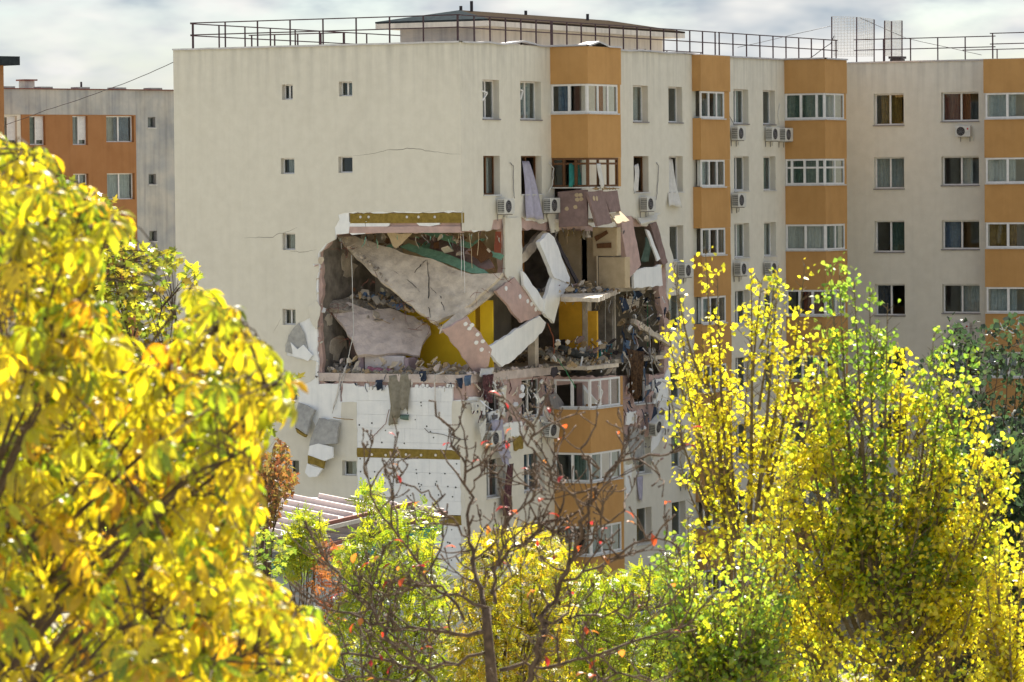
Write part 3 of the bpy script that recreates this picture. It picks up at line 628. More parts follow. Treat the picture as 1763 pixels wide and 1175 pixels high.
debris('brown_sheet', 'dark brown board lying on the mint carpet', 'board', [P(700, 408, y=3.4), P(760, 410, y=3.4), P(835, 440, y=2.8), P(852, 460, y=2.3), P(830, 466, y=2.2), P(770, 440, y=2.8)], .03, M_brown)
debris('brown_sheet', 'reddish brown door leaf leaning near the red curtain', 'board', [P(804, 432, y=2.3), P(826, 413, y=2.8), P(850, 440, y=2.6), P(828, 452, y=2.2)], .04, M_brownwood)
debris('ceiling_sheet', 'pale triangular board hanging under the lintel', 'board', [P(666, 402, y=1.0), P(710, 402, y=1.4), P(682, 428, y=1.2), P(676, 424, y=1.1)], .03, M_ply)
debris('red_curtain', 'narrow red curtain hanging in the dark room corner', 'curtain', [P(853, 399, y=2.0), P(863, 399, y=2.0), P(862, 436, y=2.0), P(851, 435, y=2.0)], .02, C_red)
# zigzag of fallen facade panels at the corner
debris('concrete_beam', 'long grey concrete beam sloping across the broken corner', 'beam', [P(760, 570, y=-.1), P(762, 560, y=-.1), P(842, 492, x=-.05), P(868, 474, x=.05), P(881, 478, x=.05), P(851, 505, x=.0), P(786, 556, y=-.12)], .22, M_conc, G1, .3, .012)
fp1 = debris('fallen_facade_slab', 'pink facade panel tilted under the concrete beam', 'panel', [P(763, 568, y=-.16), P(806, 546, y=-.16), P(847, 602, x=.15), P(841, 630, x=.1), P(819, 643, x=.08)], .1, M_pink, G1)
fp2 = debris('fallen_facade_slab', 'pink facade panel with white glue dabs behind the cream strip', 'panel', [P(854, 501, x=.2), P(886, 478, x=.2), P(903, 498, x=.2), P(934, 541, x=.25), P(898, 556, x=.25)], .1, M_pink, G1)
debris('fallen_foam_slab', 'broad white foam panel lying slanted at the corner', 'panel', [P(844, 596, x=.28), P(929, 544, x=.30), P(940, 556, x=.3), P(933, 573, x=.3), P(887, 618, x=.25), P(864, 632, x=.25), P(842, 607, x=.25)], .12, M_foam, G1)
debris('fallen_foam_slab', 'thin white foam strip below the hanging cream strip', 'panel', [P(900, 467, x=.33), P(938, 520, x=.35), P(938, 538, x=.35), P(930, 535, x=.35), P(902, 492, x=.33)], .1, M_foam, G1)
debris('fallen_foam_slab', 'white foam panel leaning diagonally beside the open bay', 'panel', [P(929, 417, x=.5), P(945, 401, x=.45), P(954, 409, x=.45), P(981, 478, x=.55), P(981, 489, x=.55), P(954, 478, x=.55)], .16, M_foam, G1)
debris('fallen_foam_slab', 'white foam panel folded beneath the diagonal one', 'panel', [P(953, 474, x=.48), P(981, 489, x=.52), P(965, 512, x=.48), P(954, 557, x=.42), P(938, 540, x=.42), P(939, 514, x=.42)], .14, M_foam, G1)
debris('concrete_post', 'grey lintel piece tilted above the terracotta room', 'beam', [P(896, 441, x=-.3), P(933, 398, x=-.3), P(945, 401, x=-.25), P(907, 449, x=-.25), P(900, 454, x=-.25)], .2, M_conc)
debris('steel_profile', 'long grey steel profile leaning into the bay room', 'beam', [P(951, 405, x=.2), P(955, 403, x=.2), P(997, 484, x=.6), P(993, 489, x=.6)], .06, M_dark)
debris('hanging_render', 'cream strip of facade render dangling above the zigzag panels', 'render strip', [P(869, 374, x=.10), P(894, 374, x=.10), P(898, 396, x=.10), P(901, 495, x=.14), P(887, 499, x=.14), P(870, 474, x=.12)], .06, M_cream)
debris('render_flap', 'torn cream and brown flap under the air conditioner by the bay', 'render strip', [P(943, 370, x=.12), P(962, 360, x=.12), P(963, 398, x=.12), P(950, 402, x=.12), P(948, 392, x=.12)], .05, M_cream)
# balcony parapet of the bay, knocked loose
G2 = 'loose mauve parapet panels below the bay window'
pl0 = debris('loose_parapet_slab', 'mauve parapet panel still upright on the left of the bay', 'panel', [P(960, 331, y=BAY1[0]), P(1010, 327, y=BAY1[0]), P(1010, 390, y=BAY1[0]), P(962, 392, y=BAY1[0])], .12, M_brown, G2, .3, .015)
pp = debris('loose_parapet_slab', 'longer mauve parapet panel swinging out over the open room', 'panel', [P(1011, 330, x=1.62), P(1038, 328, x=1.62), P(1054, 384, x=1.85), P(1029, 390, x=1.85)], .1, M_brown, G2, .3, .015)
debris('loose_parapet_slab', 'shorter mauve parapet panel hanging beside the longer one', 'panel', [P(1038, 330, x=1.6), P(1063, 328, x=1.6), P(1069, 364, x=1.75), P(1051, 366, x=1.75)], .1, M_brown, G2, .3, .015)
debris('parapet_flap', 'sunlit beige flap folded up under the shorter mauve panel', 'panel', [P(1050, 368, x=1.7), P(1068, 364, x=1.7), P(1084, 380, x=1.9), P(1062, 385, x=2.1)], .05, M_ply)
def dab(par, x, y, w, h, m):
    p0, n = PLANES[par.name]; c = on_plane(x, y, p0 + n * .002, n); u = Vector((0, 0, 1)).cross(n).normalized(); v = n.cross(u); k = 9
    MB().prism([[c + u * w * math.cos(6.283 * i / k) * R.uniform(.8, 1.1) + v * h * math.sin(6.283 * i / k) * R.uniform(.8, 1.1) + n * .02 for i in range(k)]], n, .025).build('glue_dab', m, par)
for (x, y) in ((993, 336), (1000, 336), (994, 344), (1001, 343), (991, 357), (976, 360)): dab(pl0, x, y, .09, .08, M_ply)
for (x, y) in ((1022, 342), (1027, 342)): dab(pp, x, y, .09, .10, M_ply)
# cupboards, door boards in the open bay room
def cab(name, label, a, b, depth, m, yaw=0):
    pl = Pl((0, 9.6, 0), (1, 0, 0), (0, -1, 0)); (a0, z1), (a1, z0) = pl.px(*a), pl.px(*b)
    t = thing(name, label, 'cabinet', pl.w((a0 + a1) / 2, z0)); 
    pl.box(MB(), a0, a1, z0, z1, -depth, 0)
    mb = MB(); pl.box(mb, a0, a1, z0, z1, -depth, -.02); mb.build('carcass', m, t)
    mb = MB(); pl.box(mb, a0 + .02, a1 - .02, z0 + .02, z1 - .02, -.018, .0); mb.build('door', M_ply, t)
    return t
cab('cupboard', 'pale square cupboard standing in the open bay room', (1030, 443), (1076, 496), .45, M_ply)
cab('wall_cupboard', 'tan wall cupboard hanging above the pale square one', (1020, 392), (1062, 441), .35, M_tan)
for a, l in (([(1023, 408), (1044, 397), (1047, 402), (1026, 416)], 'brown strip of wood slanting across the tan wall cupboard'), ([(1027, 420), (1052, 418), (1052, 427), (1028, 428)], 'brown strip of wood level on the tan wall cupboard')):
    debris('wood_strip', l, 'wood', [P(x, y, y=9.53) for x, y in a], .03, M_brownwood, None, .5, .004)
# right-hand damage around the torn window column
debris('tilted_wall', 'beige and pink wall slice leaning right of the bay room', 'panel', [P(1070, 384, x=.25), P(1087, 372, x=.2), P(1104, 456, x=.35), P(1085, 478, x=.4), P(1073, 414, x=.3)], .2, M_pink)
debris('fallen_foam_slab', 'white foam slab under the torn window with the green curtain', 'panel', [P(1091, 466, x=.3), P(1139, 456, x=.3), P(1141, 492, x=.3), P(1092, 497, x=.3)], .1, M_foam)
debris('leaning_jamb', 'leaning brown window jamb beside the green curtain', 'window leaf', [P(1119, 386, x=.1), P(1130, 382, x=.1), P(1150, 452, x=.3), P(1141, 456, x=.3)], .08, M_brown)
debris('foam_strip', 'narrow white foam strip leaning beside the brown window jamb', 'panel', [P(1112, 395, x=.22), P(1118, 398, x=.22), P(1137, 446, x=.33), P(1132, 450, x=.33)], .06, M_foam)
debris('render_slab', 'cream render slab sagging outward below the third air conditioner', 'panel', [P(1098, 377, x=.15), P(1137, 366, x=.15), P(1128, 380, x=.5), P(1104, 386, x=.5)], .06, M_cream)
debris('render_slab', 'curved grey render piece hanging right of the torn window', 'panel', [P(1137, 402, x=.08), P(1150, 410, x=.1), P(1160, 448, x=.2), P(1148, 470, x=.25)], .05, M_cream)
debris('fallen_beam', 'pale beam fallen diagonally across the dark void', 'beam', [P(1092, 549, x=.2), P(1101, 553, x=.2), P(1157, 590, x=.25), P(1154, 598, x=.25), P(1091, 557, x=.2)], .14, M_conc)
debris('ceiling_piece', 'pale plaster triangle hanging inside the dark void', 'panel', [P(1079, 510, x=-.6), P(1102, 513, x=-.6), P(1100, 530, x=-.7), P(1084, 540, x=-.8)], .1, M_conc)
# peeled insulation below and beside the breach
debris('peeled_insulation', 'grey peeled insulation sheet with a mustard end curling off the gable', 'insulation', [P(514, 693, y=-.05), P(542, 706, y=-.12), P(533, 722, y=-.35), P(527, 748, y=-.4), P(508, 736, y=-.2), P(506, 715, y=-.1)], .1, M_foamedge)
debris('mustard_end', 'mustard wool end below the curled grey insulation sheet', 'insulation', [P(508, 737, y=-.21), P(527, 749, y=-.41), P(524, 753, y=-.41), P(511, 745, y=-.25)], .1, M_wool)
ins = thing('dangling_insulation', 'long dangling insulation board, grey on top, white below', 'insulation', on_y(555, 821, -.4))
chunk('grey_board', [P(549, 720, y=-.12), P(584, 728, y=-.18), P(579, 764, y=-.32), P(532, 768, y=-.30), P(541, 740, y=-.2)], .1, M_foamedge, ins)
chunk('white_board', [P(533, 768, y=-.31), P(548, 764, y=-.32), P(572, 770, y=-.33), P(573, 788, y=-.36), P(558, 794, y=-.36), P(530, 784, y=-.36)], .1, M_foam, ins)
chunk('wool_band', [P(530, 784, y=-.37), P(559, 794, y=-.37), P(556, 807, y=-.40), P(530, 798, y=-.40)], .1, M_wool, ins)
chunk('white_tip', [P(529, 798, y=-.41), P(555, 807, y=-.41), P(545, 821, y=-.44), P(532, 822, y=-.44), P(525, 814, y=-.44)], .1, M_foam, ins)
debris('peeled_render', 'rounded grey render flap peeled off beside the breach', 'render flap', [P(491, 606, y=-.06), P(497, 578, y=-.1), P(514, 556, y=-.08), P(524, 575, y=-.04), P(530, 600, y=-.03), P(510, 612, y=-.05)], .02, M_foamedge)
debris('foam_shard', 'jagged white foam shard beside the peeled grey flap', 'foam shard', [P(500, 590, y=-.14), P(512, 602, y=-.12), P(522, 594, y=-.1), P(538, 612, y=-.1), P(530, 622, y=-.12), P(504, 614, y=-.14)], .06, M_foam)
debris('render_shard', 'cream render shard clinging to the left edge of the breach', 'render flap', [P(531, 528, y=-.08), P(545, 518, y=-.04), P(552, 530, y=-.06), P(546, 568, y=-.06), P(534, 552, y=-.1)], .03, M_cream)
for l, q_ in (('white foam remnant under the mustard strip over the breach', [(597, 382), (628, 381), (628, 403), (606, 405), (597, 398)]), ('longer white foam remnant beside it over the breach', [(630, 381), (671, 384), (670, 389), (656, 394), (630, 392)]), ('white foam remnant near the corner over the breach', [(713, 381), (757, 380), (757, 387), (740, 390), (722, 389)])):
    debris('foam_remnant', l, 'foam shard', [P(x, y, y=.035) for x, y in q_], .08, M_foam)
m = MB()
for i in range(46):     # ragged top edge of the stripped foam boards
    x = 616 + i * 3.6; a, z = gp(x, 668 + R.uniform(-4, 4)); disc(m, GAB, a, z, R.uniform(.05, .1), -.02, 7, .08)
tag(m.build('foam_crumbs', M_foam, BLD), kind='stuff')
# stripped patches on the facade below the breach
for l, q_, mm in (('white foam patch left of the shattered window below the breach', [(842, 712), (860, 706), (862, 735), (846, 738)], M_foam), ('white foam patch under the grey sill below the breach', [(878, 728), (899, 726), (900, 750), (880, 752)], M_foam),
                  ('small white foam patch right of the lower bay', [(1080, 710), (1098, 707), (1096, 728), (1078, 732)], M_foam), ('beige insulation patch under the dangling air conditioner', [(884, 752), (902, 752), (901, 772), (886, 776)], M_wool),
                  ('white foam patch with black stains right of the torn column', [(1124, 655), (1146, 650), (1147, 690), (1125, 695)], M_foam), ('grey sooty render patch below the torn column', [(1086, 735), (1110, 738), (1108, 790), (1092, 800), (1084, 770)], M_foamedge),
                  ('white torn foam edge beside the orange parapet', [(1076, 800), (1088, 796), (1086, 850), (1078, 858)], M_foam), ('cream render remnant between the two windows below the breach', [(862, 668), (872, 664), (870, 720), (860, 712)], M_cream)):
    debris('foam_patch', l, 'foam shard', [P(x, y, x=.06) for x, y in q_], .06, mm, None, .12, .04)

# ------------------------------------------------------------------ rubble masses and clutter
def rubble(name, label, area, zf, n, size, mats, drop=0):
    obs = []
    for mi, mm in enumerate(mats):
        m = MB()
        for i in range(n // len(mats)):
            x, y = area(); s = size * (R.random() ** 2 * 1.6 + .25); z = zf(x, y) + s * .3 - R.random() * drop
            ax = [Vector((R.gauss(0, 1), R.gauss(0, 1), R.gauss(0, 1))).normalized()]; b = ax[0].orthogonal().normalized(); c = ax[0].cross(b)
            h = (s * R.uniform(.4, 1), s * R.uniform(.3, .8), s * R.uniform(.15, .5)); vs = []
            for sx in (-1, 1):
                for sy in (-1, 1):
                    for sz in (-1, 1): vs.append(Vector((x, y, z)) + ax[0] * sx * h[0] * R.uniform(.7, 1) + b * sy * h[1] * R.uniform(.7, 1) + c * sz * h[2])
            m.add(vs, [(0, 1, 3, 2), (4, 6, 7, 5), (0, 4, 5, 1), (2, 3, 7, 6), (0, 2, 6, 4), (1, 5, 7, 3)])
        obs.append(m)
    if len(obs) == 1: o = obs[0].build(name, mats[0]); tag(o, label, 'rubble', None, 'stuff'); return o
    t = thing(name, label, 'rubble', (0, 0, 0), None, 'stuff')
    for m, mm in zip(obs, mats): tag(m.build('fragments', mm, t), kind='stuff')
MX = [M_rubble, M_concd, M_wood, C_plastic, M_conc, M_rubble, M_tan]
rubble('rubble_pile', 'grey rubble and scrap along the edge of the lower room floor', lambda: (R.uniform(ax548 + .1, -.1), abs(R.gauss(.3, .5)) + .1), lambda x, y: z3, 420, .085, MX[:4])
rubble('rubble_pile', 'dark rubble heap in front of the ochre room wall', lambda: (R.uniform(-2.6, 1.2), R.uniform(6.4, 10)), lambda x, y: z3 + max(0, .5 - abs(x + .8) * .25), 420, .11, MX)
rubble('rubble_pile', 'splintered scrap on the broken balcony floor of the upper room', lambda: (R.uniform(-1.2, 1.1), R.uniform(7.2, 9.9)), lambda x, y: z2 + .02, 260, .09, [M_rubble, M_wood, M_concd, M_conc, C_blue])
rubble('rubble_pile', 'scrap caught between the two collapsed slabs', lambda: (R.uniform(-5.2, -2.4), R.uniform(1.0, 3)), lambda x, y: z2 + .0 - .25 * max(0, x + 4.8), 260, .10, [M_wood, M_concd, M_rubble, M_concd, C_blue])
rubble('rubble_pile', 'mixed rubble in the dark void right of the bay', lambda: (R.uniform(-2.2, -.1), R.uniform(10.8, 12.8)), lambda x, y: z3 + R.uniform(0, .6), 300, .11, [M_concd, M_rubble, C_navy, C_teal, C_blue])
rubble('rubble_crumbs', 'crumbs on the facade ledge below the corner', lambda: (R.uniform(-.3, .05), R.uniform(.3, 6.9)), lambda x, y: z3, 220, .07, [M_rubble, M_concp])

# sofa, rolled mattress and bedding
sf = thing('sofa', 'pale lilac upturned sofa in the open lower room', 'sofa', on_y(660, 645, .9))
sx0, sx1 = on_y(618, 640, .8).x, on_y(705, 640, .8).x
m = MB(); m.box((sx0 + .25, .75, z3 + .02), (sx1 - .2, .95, z3 + .62)); m.build('seat_cushion', mat('white_upholstery', (.60, .56, .57), (.50, .46, .47), 3), sf)
ml = mat('lilac_upholstery', (.42, .33, .38), (.33, .26, .30), 3)
MB().box((sx0, .70, z3 + .01), (sx0 + .22, 1.5, z3 + .58)).build('armrest', ml, sf); MB().box((sx1 - .17, .70, z3 + .01), (sx1, 1.5, z3 + .55)).build('armrest', ml, sf)
MB().box((sx0 + .23, .98, z3 + .01), (sx1 - .18, 1.5, z3 + .40)).build('sofa_base', ml, sf)
for o_ in sf.children:
    bv = o_.modifiers.new('bevel', 'BEVEL'); bv.width = .06; bv.segments = 3
mt = thing('rolled_mattress', 'dark grey rolled mattress lying in front of the ochre room', 'mattress', on_x(995, 620, .2))
pA, pB = P(966, 600, x=.25), P(1022, 612, x=.3)
m = MB(); pa = []
for i in range(9): pa.append(pA.lerp(pB, i / 8) + Vector((0, 0, -.10 * math.sin(i / 8 * 3.14))))
m.tube(pa, [.15 + .015 * math.sin(i * 2) for i in range(9)], 12); m.build('roll', mat('dark_mattress', (.075, .078, .075), (.035, .036, .035), 7, .95, .4, 30), mt, True)
m = MB(); m.tube([pB + Vector((.02, -.01, -.02)), pB + Vector((.03, .02, -.04)), pB + Vector((.04, .06, -.07))], [.14, .12, .10], 12); m.build('torn_stuffing', C_plastic, mt, True)

def cloth(name, label, top, bottom, m, n=14, k=12, fold=.05, sway=.05, group=None, cat='curtain', jag_=.06):
    """hanging cloth between a top line and a bottom line of world points"""
    mb = MB(); vs = []; ph = R.random() * 6; nr = newell([top[0], top[1], bottom[1], bottom[0]])
    for i in range(k + 1):
        t = i / k
        for j in range(n + 1):
            u = j / n; a = Vector(top[0]).lerp(Vector(top[1]), u); b = Vector(bottom[0]).lerp(Vector(bottom[1]), u); p = a.lerp(b, t)
            p += nr * (fold * (.3 + t) * math.sin(u * n * .95 + ph + t * 1.5) + sway * math.sin(t * 4 + ph))
            if i == k: p.z += R.uniform(-jag_, jag_) * .5
            vs.append(p)
    fs = [(i * (n + 1) + j, i * (n + 1) + j + 1, (i + 1) * (n + 1) + j + 1, (i + 1) * (n + 1) + j) for i in range(k) for j in range(n)]
    o = mb.add(vs, fs).build(name, m, None, True); so = o.modifiers.new('solid', 'SOLIDIFY'); so.thickness = .006
    return tag(o, label, cat, group)
X = lambda a, b, x=.12: on_x(a, b, x)
cloth('blown_curtain', 'lilac curtain blown out of the second window of the second row', [X(897, 278, -.2), X(909, 278, -.2)], [X(906, 375, .22), X(938, 377, .22)], C_lilac)
cloth('blown_curtain', 'white curtain bunched in the brown window right of the bay', [X(1090, 286, -.2), X(1097, 282, -.2)], [X(1091, 330, .06), X(1101, 329, .06)], C_white, 8)
cloth('blown_curtain', 'white checked curtain blown out right of the third air conditioner', [X(1152, 272, -.2), X(1158, 275, -.2)], [X(1153, 355, .2), X(1176, 358, .2)], C_white)
cloth('hanging_cloth', 'long lilac sheet hanging over the dangling air conditioner', [X(846, 725, .3), X(866, 722, .3)], [X(862, 785, .4), X(878, 790, .4)], C_lilac, 9)
cloth('hanging_cloth', 'lilac sheet tail below the dangling air conditioner', [X(861, 775, .38), X(878, 778, .38)], [X(866, 795, .38), X(877, 806, .38)], C_lilac, 6)
cloth('hanging_cloth', 'dark maroon patterned curtain hanging below the lilac sheet', [X(872, 800, .3), X(883, 798, .3)], [X(868, 888, .3), X(886, 890, .3)], C_maroon, 8)
cloth('hanging_cloth', 'green curtain in the torn window above the white foam slab', [X(1110, 408, -.15), X(1118, 410, -.15)], [X(1103, 450, -.1), X(1121, 451, -.1)], C_green, 9)
cloth('hanging_cloth', 'scorched brown clothes hanging right of the lower bay window', [X(1076, 600, .2), X(1106, 606, .2)], [X(1088, 680, .25), X(1106, 690, .25)], C_brown, 16, 14, .09, .08, None, 'clothes', .3)
cloth('hanging_cloth', 'denim blue garment hanging beside the scorched clothes', [X(1072, 584, .15), X(1084, 588, .15)], [X(1073, 608, .15), X(1086, 610, .15)], C_blue, 7, 8, .05, .03, None, 'clothes')
cloth('hanging_cloth', 'navy garment hanging at the top of the dark void', [X(1068, 512, .1), X(1078, 514, .1)], [X(1070, 540, .1), X(1082, 532, .1)], C_navy, 7, 8, .05, .03, None, 'clothes')
cloth('hanging_cloth', 'black strip of cloth hanging onto the tilted air conditioner', [X(1124, 700, .25), X(1132, 704, .25)], [X(1118, 742, .35), X(1130, 736, .35)], C_navy, 6, 8, .04, .03, None, 'clothes')
cloth('hanging_cloth', 'pale grey trouser leg hanging below the sooty patch', [X(1098, 822, .1), X(1108, 820, .1)], [X(1100, 862, .1), X(1106, 863, .1)], C_lilac, 5, 8, .03, .02, None, 'clothes')
cloth('plastic_sheet', 'dusty torn plastic sheet draped from the lower room floor', [P(664, 648, y=-.03), P(706, 642, y=-.03)], [P(676, 718, y=-.12), P(704, 704, y=-.12)], C_plastic, 14, 14, .06, .05, None, 'plastic sheet', .4)
cloth('plastic_sheet', 'narrow dusty plastic strip beside the draped sheet', [P(672, 700, y=-.1), P(684, 704, y=-.1)], [P(669, 728, y=-.08), P(684, 734, y=-.08)], C_plastic, 6, 6, .03, .02, None, 'plastic sheet', .2)
cloth('bedding', 'crumpled pink blanket lying against the sofa', [P(634, 632, y=.5), P(668, 636, y=.5)], [P(632, 652, y=.2), P(690, 648, y=.2)], C_pink, 14, 10, .09, .06, None, 'blanket', .1)
cloth('bedding', 'white towel on the ledge below the tilted pink panel', [P(826, 636, x=.1), P(850, 634, x=.1)], [P(826, 648, x=.3), P(850, 645, x=.3)], C_white, 8, 6, .05, .03, None, 'towel', .05)
cloth('bedding', 'dark maroon bundle of clothes dangling over the corner ledge', [P(828, 646, x=.25), P(848, 644, x=.25)], [P(836, 694, x=.3), P(852, 690, x=.3)], C_maroon, 8, 10, .06, .05, None, 'clothes', .2)
for (x, y, l, c) in ((729, 645, 'black bag on the ledge left of the pipe', C_navy), (790, 657, 'black cloth hanging on the ledge near the corner', C_navy), (806, 652, 'blue and yellow bundle at the corner ledge', C_blue), (654, 660, 'dark cloth strip over the pink band', C_navy)):
    cloth('bundle', l, [P(x - 6, y - 5, y=-.05), P(x + 6, y - 6, y=-.05)], [P(x - 5, y + 12, y=-.1), P(x + 5, y + 11, y=-.1)], c, 6, 7, .06, .05, None, 'clothes', .1)
cloth('teal_towel', 'teal towel and rags inside the brown bay window', [P(982, 282, x=.9), P(998, 280, x=.9)], [P(978, 322, x=.9), P(998, 322, x=.9)], C_teal, 8, 8, .05, .03, None, 'towel')
cloth('white_rag', 'white rag hanging inside the shattered brown bay window', [P(1029, 282, x=1.6), P(1036, 282, x=1.6)], [P(1034, 326, x=1.66), P(1041, 322, x=1.66)], C_white, 6, 8, .04, .03, None, 'curtain')
cloth('hanging_shirts', 'white shirts drying inside the lower bay window', [P(982, 786, y=BAY1[0] + .3), P(1004, 786, y=BAY1[0] + .3)], [P(984, 808, y=BAY1[0] + .3), P(1002, 806, y=BAY1[0] + .3)], C_lilac, 7, 6, .04, .03, None, 'clothes')
green_bag = tag(cloth('bag', 'small mint green bag snagged on the white foam boards', [P(688, 714, y=-.08), P(704, 714, y=-.08)], [P(690, 723, y=-.14), P(703, 723, y=-.14)], C_green, 5, 5, .03, .03, None, 'bag', .02))

# cables, rods and planks
def wire(name, label, pts, r, m, cat='cable', sag=0.0):
    fine = []
    for i in range(len(pts) - 1):
        a, b = Vector(pts[i]), Vector(pts[i + 1])
        for j in range(5): t = j / 5; fine.append(a.lerp(b, t) + Vector((R.uniform(-1, 1), R.uniform(-1, 1), R.uniform(-1, 1))) * r * .8 - Vector((0, 0, sag * 4 * t * (1 - t))))
    fine.append(Vector(pts[-1])); o = MB().tube(fine, r, 5).build(name, m, None, True); return tag(o, label, cat)
wire('cable', 'pale cable hanging down the breach onto the white boards', [P(605, 440, y=.5), P(607, 500, y=.3), P(609, 575, y=.1), P(594, 640, y=-.05), P(580, 690, y=-.06), P(572, 712, y=-.06)], .014, M_acw)
wire('metal_pipe', 'bent pale pipe hooked over the ledge above the foam boards', [P(764, 640, y=-.1), P(750, 646, y=-.15), P(748, 660, y=-.15), P(749, 700, y=-.12), P(751, 716, y=-.1)], .028, M_zinc, 'pipe')
wire('metal_pipe', 'thin pale pipe leaning over the ledge at the left of the foam boards', [P(596, 630, y=-.1), P(584, 660, y=-.12), P(574, 705, y=-.1)], .022, M_zinc, 'pipe')
wire('wood_lath', 'thin pale lath sticking out over the window below the breach', [P(573, 719, y=-.15), P(608, 723, y=-.2)], .018, M_wood, 'wood')
for i, (x0, y0, x1, y1) in enumerate([(793, 402, 794, 478), (797, 402, 800, 505), (790, 402, 786, 420), (808, 402, 813, 462), (824, 400, 822, 440)]):
    wire('cable', ['white cable hanging longest under the lintel corner', 'white cable hanging straight from the lintel near the corner', 'short beige cable stub under the lintel', 'beige cable hanging beside the white ones', 'dark cable hanging with a lump below the lintel'][i], [P(x0, y0, y=.35), P((x0 + x1) / 2 + 1, (y0 + y1) / 2, y=.35), P(x1, y1, y=.35)], .010 if i < 4 else .012, M_white if i < 2 else M_ply)
wire('cable', 'red cable looping down beside the white zigzag panel', [P(943, 557, x=.4), P(952, 580, x=.45), P(954, 605, x=.45), P(952, 620, x=.45)], .014, mat('red_cable', (.42, .12, .06)))
wire('cable', 'green rope stretched from the rubble to the bay window', [P(960, 618, x=.9), P(978, 645, x=1.6), P(991, 668, x=1.7)], .016, mat('green_rope', (.05, .26, .10)))
wire('cable', 'thin pale cable hanging from the ceiling of the ochre room', [P(1043, 500, x=.3), P(1042, 560, x=.3), P(1042, 605, x=.3)], .008, M_acw)
wire('cable', 'dark twisted cable on the white foam boards', [P(670, 705, y=-.1), P(664, 730, y=-.06), P(648, 746, y=-.03), P(636, 758, y=-.03)], .013, M_rustedge)
wire('cable', 'black cable running right across the white foam boards', [P(731, 738, y=-.04), P(738, 745, y=-.04), P(760, 748, y=-.04), P(790, 757, y=-.04), P(806, 757, y=-.04)], .011, M_dark)
wire('cable', 'grey cable curved above the air conditioner left of the bay', [P(946, 281, x=.1), P(953, 290, x=.12), P(951, 318, x=.12), P(944, 332, x=.15)], .022, M_acw)
wire('cable', 'dark cable above the first air conditioner', [P(878, 281, x=.06), P(884, 286, x=.06), P(884, 320, x=.06), P(886, 342, x=.1)], .016, M_sill)
wire('cable', 'dark cable above the third air conditioner', [P(1130, 280, x=.06), P(1134, 286, x=.06), P(1132, 330, x=.06), P(1129, 345, x=.1)], .016, M_sill)
wire('cable', 'dark cable curved above the air conditioner beside the right bay', [P(1252, 168, x=.06), P(1256, 200, x=.06), P(1264, 215, x=.1)], .016, M_sill)
wire('cable', 'grey pipe pair bending down to the twin air conditioners', [P(1343, 178, x=.06), P(1340, 195, x=.06), P(1342, 215, x=.08)], .02, M_acw)
wire('cable', 'dark cable running down right of the lower bay', [P(1118, 560, x=.2), P(1121, 620, x=.3), P(1130, 690, x=.3), P(1134, 740, x=.35)], .012, M_acw)
wire('cable', 'dark hose dangling beside the foam patch with black stains', [P(1150, 690, x=.15), P(1153, 705, x=.18), P(1152, 728, x=.15)], .03, M_dark)
wire('green_pole', 'slim green pole standing in the dark void', [P(1115, 520, x=-.3), P(1115, 600, x=-.3)], .016, mat('green_paint', (.04, .22, .10)), 'pole')
wire('white_rod', 'pale steel strip slanting below the fallen beam', [P(1106, 600, x=.2), P(1140, 630, x=.3)], .03, M_zinc, 'rod')
for kind in range(3):
    m = MB()
    for i in range(14):
        pl_ = [(R.uniform(565, 740), R.uniform(520, 555), 'y', 1.4), (R.uniform(955, 1060), R.uniform(590, 635), 'x', .3), (R.uniform(985, 1045), R.uniform(485, 508), 'x', .9)][kind]
        p = P(pl_[0], pl_[1], **{pl_[2]: pl_[3]}); d = Vector((R.uniform(-1, 1), R.uniform(-1, 1), R.uniform(-.5, .9))).normalized() * R.uniform(.25, .8)
        m.bar(p - d / 2, p + d / 2, R.uniform(.02, .05), R.uniform(.015, .03))
    tag(m.build('splintered_wood', [M_wood, M_brownwood, M_wood][kind]), ['splintered laths sticking out between the two collapsed slabs', 'splintered laths in the heap before the ochre wall', 'splintered laths on the broken balcony floor'][kind], 'splinters', None, 'stuff')
# glue dabs and stains: white squares on the pink panels
for (x, y) in ((871, 497), (895, 511), (908, 519), (915, 524), (922, 533), (921, 513)): dab(fp2, x, y, .10, .09, M_foam)
for (x, y) in ((801, 558), (808, 566), (822, 576), (831, 588), (820, 590), (829, 602), (812, 560)): dab(fp1, x, y, .10, .08, M_foam)

